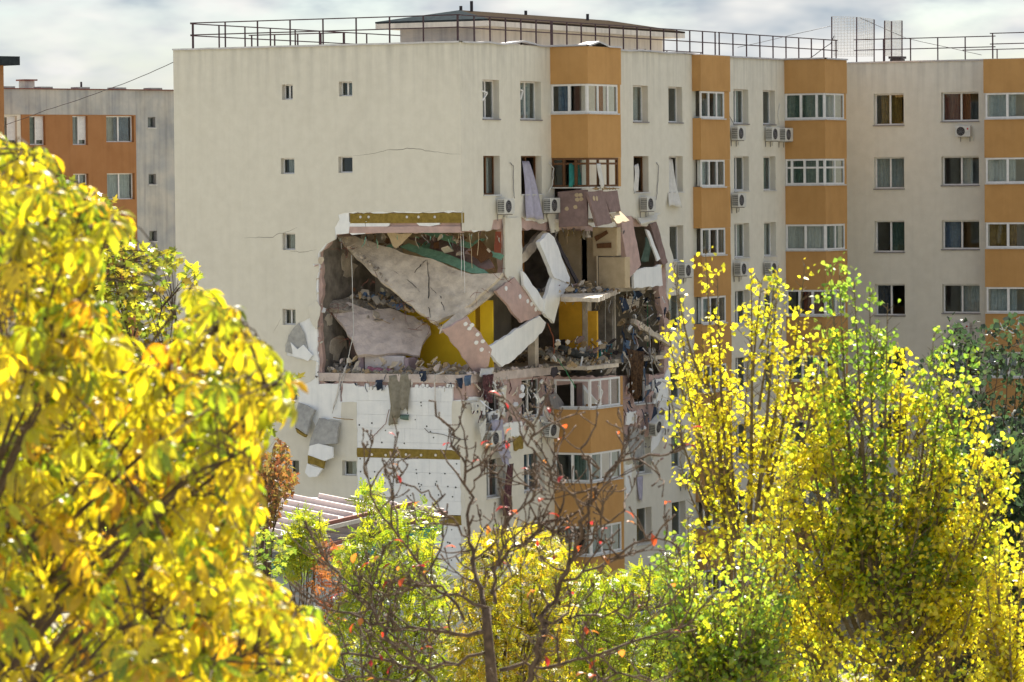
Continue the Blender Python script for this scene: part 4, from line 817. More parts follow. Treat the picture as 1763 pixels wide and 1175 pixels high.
# ------------------------------------------------------------------ air conditioners
def make_ac():
    t = thing('air_conditioner', 'x', 'air conditioner'); w, d, h = .80, .30, .56
    bm = bmesh.new(); bmesh.ops.create_cube(bm, size=1); bmesh.ops.scale(bm, vec=(w, d, h), verts=bm.verts); bmesh.ops.translate(bm, vec=(0, -d / 2 - .08, h / 2), verts=bm.verts)
    bmesh.ops.bevel(bm, geom=bm.edges[:], offset=.018, segments=2, affect='EDGES', profile=.5); me = bpy.data.meshes.new('casing'); bm.to_mesh(me); bm.free(); me.materials.append(M_acw); obj('casing', me, t, False)
    pl = Pl((0, -d - .08, 0), (1, 0, 0), (0, -1, 0)); cx, cz_, r = -.1, h / 2, .225
    m = MB(); disc(m, pl, cx, cz_, r, .004, 24, .01); obj('fan_opening', m.mesh('fan_opening', M_black), t, False)
    m = MB()
    for rr_ in (.08, .15, .215):
        m.tube([pl.w(cx + rr_ * math.cos(2 * math.pi * i / 20), cz_ + rr_ * math.sin(2 * math.pi * i / 20), .012) for i in range(21)], .007, 4)
    for i in range(8): a = i * math.pi / 4; m.tube([pl.w(cx, cz_, .012), pl.w(cx + .22 * math.cos(a), cz_ + .22 * math.sin(a), .012)], .005, 4)
    obj('fan_grille', m.mesh('fan_grille', M_sill), t, False)
    m = MB()
    for i in range(5): m.box((-w / 2 - .006, -.35 + i * .052, .06), (-w / 2 + .002, -.35 + i * .052 + .03, h - .06))
    obj('side_vent', m.mesh('side_vent', M_black), t, False)
    m = MB()
    for i in range(6): m.box((-w / 2 - .009, -.36, .08 + i * .075), (-w / 2 - .006, -.08, .098 + i * .075))
    obj('vent_slats', m.mesh('vent_slats', M_acw), t, False)
    m = MB()
    for s in (-.25, .25): m.box((s - .015, -.36, -.03), (s + .015, 0, -.004)); m.box((s - .015, -.02, -.25), (s + .015, 0, -.03))
    obj('bracket', m.mesh('bracket', M_sill), t, False)
    m = MB(); m.tube([(.4, -.15, .12), (.46, -.15, .1), (.47, -.05, .05), (.44, -.01, -.2)], .018, 6); obj('pipe', m.mesh('pipe', M_acw), t, False)
    return t
AC0 = make_ac(); used = [False]
def place_ac(pl, px, py, label, rot=None, c=0.0, tilt=(0, 0), size=1.0):
    a, z = pl.px(px, py, c); loc = pl.w(a, z, c)
    if not used[0]: t = AC0; used[0] = True
    else:
        t = AC0.copy(); COL.objects.link(t)
        for ch in AC0.children: k = ch.copy(); COL.objects.link(k); k.parent = t
    t.location = loc; t.scale = (size,) * 3; t.rotation_euler = (tilt[0], tilt[1], math.pi / 2 if pl is FAC else 0)
    t['label'] = label; t['group'] = 'air conditioners on the facade'; return t
place_ac(FAC, 862, 369, 'air conditioner under the first window of the second row', c=.04)
place_ac(FAC, 941, 367, 'air conditioner hard against the left side of the bay', c=.04)
place_ac(FAC, 1107, 364, 'air conditioner with a sunlit top, right of the mauve panels', c=.04)
place_ac(FAC, 1263, 242, 'air conditioner under the top window right of the second bay', c=.03)
place_ac(FAC, 1322, 243, 'first of the twin air conditioners beside the corner bay', c=.03)
place_ac(FAC, 1345, 244, 'second of the twin air conditioners, against the corner bay', c=.03)
place_ac(FAC, 1264, 357, 'air conditioner under the second row window right of the second bay', c=.03)
place_ac(FAC, 1268, 475, 'air conditioner under the third row window, just above the poplar tops', c=.03)
place_ac(FAC, 1320, 474, 'air conditioner nearest the corner bay above the poplar tops', c=.03)
M_redm = mat('red_emblem', (.55, .03, .04))
def emblem(t):
    m = MB(); disc(m, Pl((0, -.382, 0), (1, 0, 0), (0, -1, 0)), .27, .40, .045, .003, 10, .004); obj('emblem', m.mesh('emblem', M_redm), t, False)
emblem(place_ac(WNG, 1662, 236, 'air conditioner under the top window with red curtains', c=.02, size=.85))
emblem(place_ac(WNG, 1660, 577, 'air conditioner behind the dark tree under the wing window', c=.02, size=.95))
place_ac(FAC, 1172, 478, 'air conditioner beside the yellow poplar tip and torn wall', c=.03)
place_ac(FAC, 840, 768, 'dusty air conditioner with the lilac sheet draped over it', c=.1)
place_ac(FAC, 938, 752, 'dented dark air conditioner left of the lower bay', c=.06, tilt=(.1, .12))
place_ac(FAC, 1121, 742, 'air conditioner tilted and hanging loose right of the lower bay', c=.12, tilt=(.15, -.4))
place_ac(FAC, 1176, 834, 'air conditioner low on the facade beside the green poplar leaves', c=.03)
for l, a in (('dented grey metal panel dangling left of the lower bay', [(946, 682), (957, 676), (971, 696), (965, 706), (950, 700)]), ('white torn metal sheet above the dusty air conditioner', [(826, 735), (838, 720), (836, 745), (830, 760)]), ('dented white sheet leaning at the corner ledge', [(812, 694), (838, 690), (832, 700), (815, 708)])):
    debris('metal_sheet', l, 'sheet', [P(x, y, x=.3) for x, y in a], .03, M_acw if 'white' in l else M_sill)
# broken sashes hanging off windows
for l, a in (('white broken sash swinging out of the first top window', [(829, 157), (839, 160), (830, 174)]), ('white broken sash swinging out of the second top window', [(896, 155), (900, 157), (896, 172)])):
    m = MB(); q_ = [X(x, y, .02) for x, y in a]; m.bar(q_[0], q_[1], .05); m.bar(q_[1], q_[2], .05); tag(m.build('broken_sash', M_white), l, 'window sash')
m = MB(); q_ = [on_x(x, y, 1.5) for x, y in ((1030, 664), (1037, 675), (1031, 698), (1024, 694))]
for i in range(3): m.bar(q_[i], q_[i + 1], .05)
tag(m.build('broken_sash', M_white), 'bent white sash inside the shattered lower bay window', 'window sash')
# rusty stair-like dabs: crumbled edge of the balcony
rubble('torn_wool', 'brown torn wool along the top of the mauve panels', lambda: (R.uniform(1.45, 1.7), R.uniform(BAY1[0] + .2, BAY1[1] - .3)), lambda x, y: ZK[1] - 1.25, 60, .06, [M_wood])

# torn strips, bent reinforcement and frayed wires hanging out of the breach: too many to count
def ribbons(label, zone, n, lmin, lmax, wid, mats, plane='x'):
    bs = [MB() for _ in mats]
    for i in range(n):
        x, y = R.uniform(zone[0], zone[2]), R.uniform(zone[1], zone[3]); p = P(x, y, **{plane: (R.uniform(-.15, .4) if plane == 'x' else R.uniform(-.25, .5))})
        L_ = R.uniform(lmin, lmax); w = wid * R.uniform(.3, 1.4); a = R.uniform(0, 6.28); side = Vector((math.cos(a), math.sin(a), R.uniform(-.4, .4))) * w; c = p.copy(); d = Vector((R.gauss(0, .35), R.gauss(0, .35), -1)).normalized(); vs = []; k = 7
        for j in range(k + 1):
            t = j / k; ww = side * (1 - .55 * t * R.random()); vs += [c - ww, c + ww]; d = (d + Vector((R.gauss(0, .28), R.gauss(0, .28), -.12))).normalized(); c = c + d * (L_ / k); side = Matrix.Rotation(R.gauss(0, .35), 3, 'Z') @ side
        bs[i % len(mats)].add(vs, [(2 * j, 2 * j + 1, 2 * j + 3, 2 * j + 2) for j in range(k)])
    t = thing('torn_scraps', label, 'debris', P((zone[0] + zone[2]) / 2, zone[3], **{plane: .1}), None, 'stuff')
    for b, mm in zip(bs, mats): tag(b.build('scraps', mm, t, True), kind='stuff')
ribbons('torn rags and foil hanging right of the lower bay', (1070, 500, 1148, 720), 70, .15, .9, .045, [C_brown, C_navy, C_white, C_blue, M_sill, C_plastic, M_pink])
ribbons('frayed scraps hanging below the corner ledge', (815, 645, 955, 725), 80, .12, .8, .04, [C_white, M_sill, C_maroon, C_plastic, C_navy, M_foam, M_cream])
ribbons('shredded scraps along the gable ledge', (556, 640, 800, 660), 46, .08, .45, .03, [C_plastic, M_sill, C_navy, C_white], 'y')
ribbons('shredded insulation hanging under the ceiling edge of the bay room', (950, 392, 1075, 402), 40, .08, .5, .03, [M_wool, M_wood, C_plastic, M_sill])
ribbons('tatters hanging under the broken balcony floor', (955, 508, 1070, 520), 30, .1, .6, .02, [M_sill, C_plastic, M_wood])
ribbons('tatters hanging under the lintel of the gable room', (585, 402, 860, 412), 34, .08, .5, .018, [M_sill, C_plastic, M_wood, C_greensheet], 'y')
def rods(label, centers, n, r, m, plane):
    b = MB()
    for i in range(n):
        x, y = R.choice(centers); p = P(x + R.uniform(-12, 12), y + R.uniform(-8, 8), **{plane: R.uniform(0, .9)}); d = Vector((R.gauss(0, 1), R.gauss(0, 1), R.gauss(-.1, .7))).normalized(); q = [p]; c = p.copy()
        for j in range(5): d = (d + Vector((R.gauss(0, .3), R.gauss(0, .3), R.gauss(-.08, .3)))).normalized(); c = c + d * R.uniform(.06, .16); q.append(c.copy())
        b.tube(q, r, 4)
    tag(b.build('reinforcement_rods', m), label, 'rods', None, 'stuff')
rods('bent reinforcement rods along the edges of the two collapsed slabs', [(590, 430), (640, 480), (700, 525), (745, 552), (570, 530), (610, 590), (735, 565), (860, 470), (820, 500)], 44, .008, M_rustedge, 'y')
rods('bent rods and wires in the dark void right of the bay', [(1090, 520), (1110, 560), (1130, 600), (1100, 620), (1140, 540)], 36, .008, M_dark, 'x')
rubble('broken_edge', 'crumbled concrete clinging to the edge of the hanging slabs', lambda: (lambda q: (q.x, q.y))(P(0, 0, y=1)) if False else (R.uniform(-5.6, -1.2), R.uniform(.7, 1.1)), lambda x, y: z2 + 2.2 - (x + 5.6) * .78, 130, .07, [M_rubble, M_conc])
rubble('rubble_pile', 'broken bricks and boards on the floor behind the zigzag panels', lambda: (R.uniform(-3.6, -.4), R.uniform(.6, 3.6)), lambda x, y: z3 + .02, 300, .13, [M_rubble, M_conc, M_wood, M_concp])
rubble('rubble_pile', 'rubble spilled on the floor left of the sofa', lambda: (R.uniform(ax548 + .1, ax548 + 1.6), R.uniform(.3, 2.5)), lambda x, y: z3 + .02 + .3 * R.random() * max(0, 1 - (x - ax548)), 220, .12, [M_rubble, M_conc, M_concd])

for i in range(13):      # peeling plaster and exposed patches on the torn cross wall
    yc, zc, w = R.uniform(.5, 3.8), R.choice((R.uniform(z2 + .4, z1f - .4), R.uniform(z3 + .3, z2 - .4))), R.uniform(.25, .75); k = 15
    q_ = [Vector((ax548 + .006 + i * .0015, yc + w * math.cos(6.283 * j / k) * R.uniform(.45, 1.2), zc + w * .8 * math.sin(6.283 * j / k) * R.uniform(.6, 1.2))) for j in range(k)]
    MB().prism([q_], (1, 0, 0), .05).build('plaster_patch', R.choice((M_concd, M_inner, M_concd, M_pink, M_conc)), BLD)

def shards(label, zone, plane, n, size, mats, c0, c1):
    bs = [MB() for _ in mats]
    for i in range(n):
        p = P(R.uniform(zone[0], zone[2]), R.uniform(zone[1], zone[3]), **{plane: R.uniform(c0, c1)}); s_ = size * (R.random() ** 1.5 * 1.3 + .25); k = R.choice((4, 5, 5, 6)); nr = Vector((R.gauss(0, 1), R.gauss(0, 1), R.gauss(0, .8))).normalized(); u = nr.orthogonal().normalized(); v = nr.cross(u); e = R.uniform(.4, 1)
        q = [p + u * s_ * math.cos(6.283 * j / k + R.uniform(-.3, .3)) * R.uniform(.6, 1.1) + v * s_ * e * math.sin(6.283 * j / k + R.uniform(-.3, .3)) * R.uniform(.6, 1.1) for j in range(k)]
        a = newell(q); bs[i % len(mats)].prism([q], a, R.uniform(.015, .06))
    t = thing('broken_shards', label, 'debris', P((zone[0] + zone[2]) / 2, zone[3], **{plane: c0}), None, 'stuff')
    for b, mm in zip(bs, mats): tag(b.build('shards', mm, t), kind='stuff')
shards('shards of plaster, board and cloth on the lower gable room floor', (556, 618, 800, 648), 'y', 80, .17, [M_conc, M_concp, M_wood, M_ply, M_conc, M_tan], .15, 1.6)
shards('shards and splinters heaped before the ochre room', (950, 585, 1062, 640), 'x', 110, .18, [M_conc, M_rubble, M_wood, M_brown, C_plastic, M_dark, M_foam], -.6, 1.0)
shards('shards and rags caught in the dark void right of the bay', (1068, 500, 1150, 645), 'x', 120, .18, [M_conc, M_concd, C_navy, M_conc, C_brown, M_foam, M_wood], -1.0, .3)
shards('scrap wedged between the tilted slab and the sagging slab', (566, 495, 740, 560), 'y', 100, .17, [M_conc, M_concd, M_wood, M_brownwood, C_plastic, M_rubble], 1.2, 3.0)
shards('shards on the broken balcony floor', (962, 486, 1068, 505), 'x', 60, .13, [M_conc, M_wood, M_brown, M_tan, M_foam], .1, 1.1)
shards('broken boards and plaster jammed under the lintel', (610, 402, 862, 440), 'y', 70, .2, [M_brown, M_wood, C_greensheet, M_conc, M_brownwood], 2.2, 3.8)
shards('torn cladding bits on the wall below the corner ledge', (815, 655, 955, 740), 'x', 80, .14, [M_foam, M_cream, M_pink, M_sill, M_concd, M_conc], .0, .25)
shards('torn cladding bits around the loose air conditioner', (1072, 650, 1150, 800), 'x', 70, .14, [M_foam, M_cream, M_pink, M_sill, M_concd], .0, .25)
shards('crumbled cladding along the left edge of the breach', (540, 440, 556, 650), 'y', 50, .12, [M_conc, M_foam, M_pink, M_cream, M_concd], -.05, .35)

m = MB(); q_ = [on_y(x, y, LF - 1.122) for x, y in ((1722, 556), (1726, 566), (1729, 570), (1734, 562), (1738, 571), (1744, 574), (1750, 568), (1754, 556), (1755, 546), (1750, 550))]
m.tube(q_, [.02, .035, .04, .03, .04, .045, .04, .04, .045, .03], 5); m.build('painted_scribble', M_foam, BLD)
# ------------------------------------------------------------------ rooftop: railings, hut, antennas
def railing(name, label, p0, p1, n, h=.92, ends=True):
    p0, p1 = Vector(p0), Vector(p1); t = thing(name, label, 'railing', p0.lerp(p1, .5), 'roof edge railings')
    for i in range(n + 1):
        p = p0.lerp(p1, i / n); MB().box((p.x - .022, p.y - .022, p.z - .12), (p.x + .022, p.y + .022, p.z + h)).build('post', M_railm, t)
    d = (p1 - p0).normalized() * .12
    for hh in (h, h * .52): MB().bar(p0 - d + Vector((0, 0, hh)), p1 + d + Vector((0, 0, hh)), .045, .04).build('rail', M_railm, t)
    return t
zr = ZTOP + .05
railing('roof_railing', 'dark steel railing along the gable roof edge', (gp(328, 80)[0], .2, zr), (-.2, .2, zr), 8)
railing('roof_railing', 'dark steel railing above the damaged facade', (-.2, .25, zr), (-.2, BAY1[0] + .5, zr), 6)
railing('roof_railing', 'dark steel railing between the first and second bays', (-.25, BAY1[0] + .7, zr), (-.25, BAY2[1], zr), 12)
railing('roof_railing', 'dark steel railing running on to the corner bay', (-.25, BAY2[1] + .4, zr), (-.25, LF - .5, zr), 9)
railing('roof_railing', 'dark steel railing along the wing roof edge', (.4, LF + .25, zr), (BAY4[0] - .1, LF + .25, zr), 5, .95)
railing('roof_railing', 'raised dark railing above the last bay of the wing', (BAY4[0] + .1, LF - .3, zr + .1), (BAY4[1] + 2, LF - .3, zr + .1), 4, .95)
railing('roof_railing', 'far railing along the rear roof edge left of the hut', (XL + .3, .9, zr), (XL + .3, YB - .5, zr), 24)
railing('roof_railing', 'short railing behind the gable roof corner', (XL + 1.6, 3.0, zr - .4), (XL + 5.6, 3.0, zr - .4), 4)
railing('roof_railing', 'far railing along the rear edge of the wing roof', (1.5, YB - .5, zr - .2), (WX1 - .5, YB - .5, zr - .2), 12)
hut = thing('rooftop_hut', 'cream lift hut with a low dark shingled roof on the block', 'roof hut', (-4.5, 12, 22.85))
hx1 = -3.2; hy0 = on_x(827, 60, hx1).y; hx0 = on_y(689, 60, hy0).x; hy1 = on_x(1141, 75, hx1).y; hz1 = on_x(827, 36, hx1).z
hp = Pl((hx1, 0, 0), (0, 1, 0), (1, 0, 0))
wins = [rect(on_x(1036, 75, hx1).y, on_x(1060, 75, hx1).y, hz1 - 1.25, hz1 - .75), rect(on_x(1090, 75, hx1).y, on_x(1112, 75, hx1).y, hz1 - 1.35, hz1 - .7)]
plate(hut, 'wall', hp, [rect(hy0, hy1, 22.86, hz1)] + wins, 0, .2, M_cream)
for w_ in wins: window(hut, hp, w_[0][0], w_[1][0], w_[0][1], w_[2][1], .12, M_white, (1,), None)
MB().box((hx0, hy0, 22.86), (hx1 - .202, hy0 + .2, hz1)).build('wall', M_grey, hut); MB().box((hx0, hy0 + .202, 22.86), (hx0 + .2, hy1, hz1)).build('wall', M_cream, hut)  # front wall grey among cream ones: its shade is put into the colour
MB().box((hx0 + .202, hy1 - .2, 22.86), (hx1 - .202, hy1, hz1)).build('wall', M_cream, hut)
ov = .7; e = [(hx0 - ov, hy0 - ov), (hx1 + ov, hy0 - ov), (hx1 + ov, hy1 + ov), (hx0 - ov, hy1 + ov)]; xm = (hx0 + hx1) / 2; rz = hz1 + .5
def roofp(name, pts, m, t=.08): return MB().prism([pts], newell(pts) if name != 'x' else None, t).build(name, m, hut)
zb = hz1 + .04; A_, B_, C__, D_ = [Vector((x, y, zb)) for x, y in e]; r0 = Vector((xm, hy0 + 1.6, rz)); r1 = Vector((xm, hy1 - 1.6, rz))
def rprism(pts, m):
    n = (pts[1] - pts[0]).cross(pts[2] - pts[0]).normalized(); n = n if n.z > 0 else -n; MB().prism([pts], n, .07).build('roof', m, hut)
rprism([A_, B_, r0], M_slate); rprism([B_, C__, r1, r0], M_brroof); rprism([C__, D_, r1], M_slate); rprism([D_, A_, r0, r1], M_slate)
MB().box((e[0][0] + .01, e[0][1] + .01, zb - .27), (e[2][0] - .01, e[2][1] - .01, zb - .075)).build('soffit', M_cream, hut)
for x, y, h in ((xm + .2, hy0 + 2.2, .45), (xm, hy0 + 1.7, .2), (xm + .5, hy1 - 4.5, .2), (xm, hy1 - 9, .2)): MB().tube([(x, y, rz - .2), (x, y, rz + h * .8)], .06, 8).build('vent_pipe', M_dark, hut)
# mesh antennas on the wing roof
def screen(label, pxs, y, dy, top, bot):
    t = thing('antenna_screen', label, 'antenna', on_y((pxs[0] + pxs[-1]) / 2, 100, LF + dy), 'mesh antennas on the wing roof')
    tops = [on_y(x, tp, LF + dy) for x, tp in zip(pxs, top)]; bots = [on_y(x, b, LF + dy) for x, b in zip(pxs, bot)]
    for i in range(len(pxs)): b0 = bots[i].copy(); b0.z = 22.86; MB().tube([b0, bots[i], tops[i]], .03, 6).build('mast', M_railm, t)
    m = MB(); n = 26
    for j in range(n + 1):
        u = j / n * .86
        for i in range(len(pxs) - 1):
            a = tops[i].lerp(bots[i], u); b = tops[i + 1].lerp(bots[i + 1], u); m.tube([a, b], .012, 3, False)
    for i in range(len(pxs) - 1):
        for q_ in range(9): a = tops[i].lerp(tops[i + 1], q_ / 8); b = bots[i].lerp(bots[i + 1], q_ / 8); m.tube([a, a.lerp(b, .86)], .010, 3, False)
    tag(m.build('wire_mesh', M_acw, t), kind='stuff')
screen('wide mesh antenna screen on three masts above the wing', (1432, 1475, 1505), 0, 3.2, (29, 30, 34), (108, 108, 107))
screen('narrow mesh antenna screen on two masts above the wing', (1523, 1535, 1553), 0, 3.6, (36, 37, 36), (106, 107, 106))
wire('stay_wire', 'thin stay wire sloping from the antenna mast over the roof', [on_y(1432, 45, LF + 3.2), on_y(1270, 82, LF + 1)], .012, M_dark)
wire('stay_wire', 'thin stay wire sloping right from the antenna mast', [on_y(1480, 31, LF + 3.2), on_y(1560, 66, LF + 3), on_y(1690, 95, LF + 2)], .012, M_dark)
wire('stay_wire', 'bent stay wire crossing behind the antenna screens', [on_y(1385, 108, LF + 2), on_y(1430, 75, LF + 3), on_y(1436, 62, LF + 3.1)], .018, M_dark)
v = thing('roof_vent', 'dark box vent beside the narrow mesh antenna', 'vent', on_y(1545, 106, LF + 1.5)); c = on_y(1545, 104, LF + 1.5)
MB().box((c.x - .25, c.y - .25, c.z - .5), (c.x + .25, c.y + .25, c.z + .05)).build('housing', M_dark, v); MB().box((c.x - .3, c.y - .3, c.z + .06), (c.x + .3, c.y + .3, c.z + .16)).build('cap', M_dark, v)

# ------------------------------------------------------------------ neighbouring block behind, on the left
pL = on_d(232, 200, 196); a43 = math.radians(43); rr0 = Vector((math.cos(TH), math.sin(TH), 0)); ff0 = Vector((-math.sin(TH), math.cos(TH), 0))
AL = rr0 * math.cos(a43) + ff0 * math.sin(a43); NL = rr0 * math.sin(a43) - ff0 * math.cos(a43)
LPL = Pl((pL.x, pL.y, 0), AL, NL); LB = thing('apartment_block', 'grey and rust orange apartment block behind the chestnut', 'building', (pL.x, pL.y, 0))
lp = LPL.px; zt = lp(232, 156)[1]
zo = lp(120, 198)[1]; aO0, aO1 = lp(34, 200)[0], lp(231, 200)[0]; aG = lp(300, 200)[0] + 6; aA = aO0 - 14
lw = []
def lrect(x0, y0, x1, y1): a0, z1 = lp(x0, y0); a1, z0 = lp(x1, y1); return rect(a0, a1, z0, z1)
for (x0, x1) in ((0, 28), (48, 76), (122, 149), (180, 231)):
    r_ = lrect(x0, 200, x1, 245 if x0 == 180 else 250)
    for k in range(6):
        if x1 > 200: r_2 = rect(r_[0][0], aO1 - .12, r_[0][1] - FLH * k, r_[2][1] - FLH * k)
        else: r_2 = rect(r_[0][0], r_[2][0], r_[0][1] - FLH * k, r_[2][1] - FLH * k)
        lw.append(r_2)
gwl = [rect(*[(lambda q: q)(v_) for v_ in (lp(254, 202)[0], lp(267, 202)[0], lp(254, 220)[1] - FLH * k, lp(254, 202)[1] - FLH * k)]) for k in range(6)]
plate(LB, 'orange_wall', LPL, [rect(aO0, aO1, 1, zo)] + clean_holes(rect(aO0, aO1, 1, zo), lw, 'o'), .12, .3, M_orange2)
plate(LB, 'cream_wall', LPL, [rect(aA, aO0 - .004, 1, zo)] + clean_holes(rect(aA, aO0 - .004, 1, zo), lw, 'o'), .08, .3, M_cream)
plate(LB, 'attic_wall', LPL, [rect(aA, aO1, zo + .003, zt)], .13, .3, M_grey)
plate(LB, 'grey_wall', LPL, [rect(aO1 + .004, aG, 0, zt)] + gwl, .02, .3, M_grey)
for i, r_ in enumerate(lw):
    shut = i % 6 == 0 and i // 6 in (0, 1, 2); a0, a1, z0, z1 = r_[0][0], r_[2][0], r_[0][1], r_[2][1]
    wd = window(LB, LPL, a0, a1, z0, z1, .12, M_white, (1, 1), M_sillw, C_sheer if i % 2 else None)
    if shut:
        for s in range(18): m = MB(); zs = z1 - .06 - s * .06; LPL.box(m, a0 + (a1 - a0) * .45, a1 - .06, zs - .052, zs, -.055, -.03); m.build('shutter_slat', M_white, wd)
for r_ in gwl: window(LB, LPL, r_[0][0], r_[2][0], r_[0][1], r_[2][1], .2, M_sill, (1,), M_sillw, fw=.04)
m = MB(); LPL.box(m, aA, aG, zt + .004, zt + .05, -.5, .2); m.build('roof_edge', M_rustedge, LB)
m = MB(); LPL.box(m, aA, aG, 0, zt - .01, -12, -.35); m.build('core', M_inner, LB)
for i in range(12): m = MB(); a = aA + 2 + i * (aG - aA - 3) / 12; LPL.box(m, a, a + .7, zt + .052, zt + .13, -.4, .18); m.build('roof_tile', M_sill, LB)
ch = lp(71, 148)[0]; m = MB(); LPL.box(m, ch - .28, ch + .28, zt + .05, zt + .42, -1.4, -.9); chm = m.build('chimney', M_grey, LB); m = MB(); LPL.box(m, ch - .38, ch + .38, zt + .43, zt + .5, -1.5, -.8); m.build('chimney_cap', M_rustedge, chm)
m = MB(); q0 = LPL.w(lp(153, 150)[0], zt + .05, -.6); m.tube([q0, q0 + Vector((0, 0, .35))], .05, 6); m.build('vent_pipe', M_dark, LB)
hd = on_d(-12, 120, 185); LB2 = thing('stair_tower', 'orange stair tower top with a flat dark eave at the photo edge', 'building', (hd.x, hd.y, 0))
hpL = Pl((hd.x, hd.y, 0), AL, NL); a_, z_ = hpL.px(6, 113)
m = MB(); hpL.box(m, a_ - 6, a_, 0, z_, -6, 0); m.build('wall', M_orange2, LB2); m = MB(); a2, z2t = hpL.px(23, 98); hpL.box(m, a_ - 6.5, a2, z_ + .003, z2t, -6.5, .5); m.build('roof', M_slate, LB2)
wire('overhead_cable', 'thin dark cable sloping from the roof down past the orange block', [on_y(298, 108, .02), on_d(230, 138, 160), on_d(150, 167, 172), on_d(80, 190, 182), on_d(0, 219, 190)], .014, M_dark)

# ------------------------------------------------------------------ annex with pale standing seam roofs
AN = thing('annex_building', 'low annex with pale standing seam metal roofs below the gable', 'building', on_z(560, 930, 0))
def clip(poly, f):
    out = []; n = len(poly)
    for i in range(n):
        a, b = poly[i], poly[(i + 1) % n]; fa, fb = f(a), f(b)
        if fa >= 0: out.append(a)
        if (fa >= 0) != (fb >= 0): t = fa / (fa - fb); out.append((a[0] + (b[0] - a[0]) * t, a[1] + (b[1] - a[1]) * t))
    return out
def seam_roof(e0, e1, pitch, polypx, slope, step, c0, c1):
    """one roof slope rising towards -x from the eave e0-e1; panels between standing seams"""
    n = (e1 - e0).cross(Vector((-1, 0, pitch))).normalized(); n = n if n.z > 0 else -n; U = lambda p: on_plane(p[0], p[1], e0, n)
    c = c0
    while c < c1:
        f0 = lambda p: p[1] - slope * (p[0] - 600) - c; f1 = lambda p: c + step - (p[1] - slope * (p[0] - 600))
        q = clip(clip(polypx, f0), f1)
        if len(q) > 2:
            MB().prism([[U(p) for p in q]], n, .04).build('roof_panel', M_metalroof, AN)
            ln = sorted([p for p in q if abs(f0(p)) < .01])
            if len(ln) >= 2: a, b = U(ln[0]), U(ln[-1]); MB().bar(a + n * .07, b + n * .07, .06, .15, n).build('seam', M_metalroof, AN)
        c += step
    return n
E1, E2 = on_z(552, 904, 8.9), on_z(706, 868, 8.9)
nA = seam_roof(E1, E2, .24, [(706, 868), (552, 904), (470, 925), (400, 900), (400, 850), (480, 853)], .2, 11, 780, 990)
F1, F2 = on_z(548, 943, 8.3), on_z(765, 884, 8.3)
nB = seam_roof(F1, F2, .24, [(764, 883), (548, 943), (470, 946), (380, 925), (470, 926), (552, 906), (706, 872), (740, 874)], .12, 11, 820, 1000)
for a, b in ((E1, E2), (F1, F2)):
    d = (b - a).normalized() * .1
    MB().bar(a - d + Vector((.06, 0, .02)), b + Vector((.06, 0, .02)), .12, .10).build('eave_trim', M_rustedge, AN)
    MB().bar(a - d + Vector((.10, 0, -.11)), b + Vector((.10, 0, -.11)), .12, .12).build('gutter', M_zinc, AN)
def wallq(a, b, zb_, m, nm='wall', t=.2):
    a, b = Vector(a), Vector(b); n = (b - a).cross(Vector((0, 0, 1))).normalized(); n = n if n.dot(CAM - a) > 0 else -n
    MB().prism([[Vector((a.x, a.y, zb_)), Vector((b.x, b.y, zb_)), b, a]], n, t).build(nm, m, AN)
ins_ = Vector((-.35, 0, -.22)); F0 = F1 + Vector((-6, 0, .1)); 
wallq(F1 + ins_, F2 + ins_, 0, M_greyblue); wallq(F0 + Vector((0, .3, -.25)), F1 + Vector((-.35, .3, -.25)), 0, M_greyblue)
MB().bar(F1 + Vector((-.15, 0, -.5)), F2 + Vector((-.15, 0, -.5)), .2, .3).build('teal_fascia', M_teal, AN)
MB().bar(F0 + Vector((0, .1, -.65)), F1 + Vector((-.3, .1, -.55)), .2, .3).build('teal_fascia', M_teal, AN)
MB().bar(F0 + Vector((0, 0, -.05)), F1 + Vector((0, -.05, -.05)), .16, .16).build('gutter', M_zinc, AN)
# ------------------------------------------------------------------ vegetation
def leaf_mass(name, parent, tmpl, pos, rot, scale, cols, kind='stuff', m=M_leaf):
    """all leaves of one crown as one mesh: template (verts, faces) placed n times"""
    tv, tf = np.array(tmpl[0], float), tmpl[1]; n = len(pos); k = len(tv)
    V = np.einsum('nij,kj->nki', rot, tv) * scale[:, None, None] + pos[:, None, :]
    me = bpy.data.meshes.new(name); me.vertices.add(n * k); me.vertices.foreach_set('co', V.reshape(-1))
    lens = np.array([len(f) for f in tf]); flat = np.concatenate([np.array(f) for f in tf]); L_ = len(flat)
    li = (flat[None, :] + (np.arange(n) * k)[:, None]).reshape(-1); st = np.concatenate([[0], np.cumsum(lens)[:-1]])
    ls = (st[None, :] + (np.arange(n) * L_)[:, None]).reshape(-1)
    me.loops.add(n * L_); me.loops.foreach_set('vertex_index', li.astype(np.int32)); me.polygons.add(n * len(tf)); me.polygons.foreach_set('loop_start', ls.astype(np.int32))
    me.update(calc_edges=True)
    at = me.attributes.new('Col', 'FLOAT_COLOR', 'POINT'); C4 = np.ones((n, k, 4)); C4[:, :, :3] = cols[:, None, :]; at.data.foreach_set('color', C4.reshape(-1).astype(np.float32))
    me.materials.append(m); o = obj(name, me, parent)
    if kind: o['kind'] = kind
    return o
def rand_rot(n, tip=(0, 0, -1), spread=.7, flat=None):
    """rotation matrices: local +Y is the leaf's tip, local +Z its face"""
    t = np.array(tip)[None, :] * (1 - spread) + NP.normal(size=(n, 3)) * spread * .6; t /= np.linalg.norm(t, axis=1)[:, None]
    z = NP.normal(size=(n, 3)) if flat is None else np.array(flat)[None, :] + NP.normal(size=(n, 3)) * .5
    x = np.cross(t, z); x /= np.linalg.norm(x, axis=1)[:, None] + 1e-9; z = np.cross(x, t)
    return np.stack([x, t, z], axis=2)
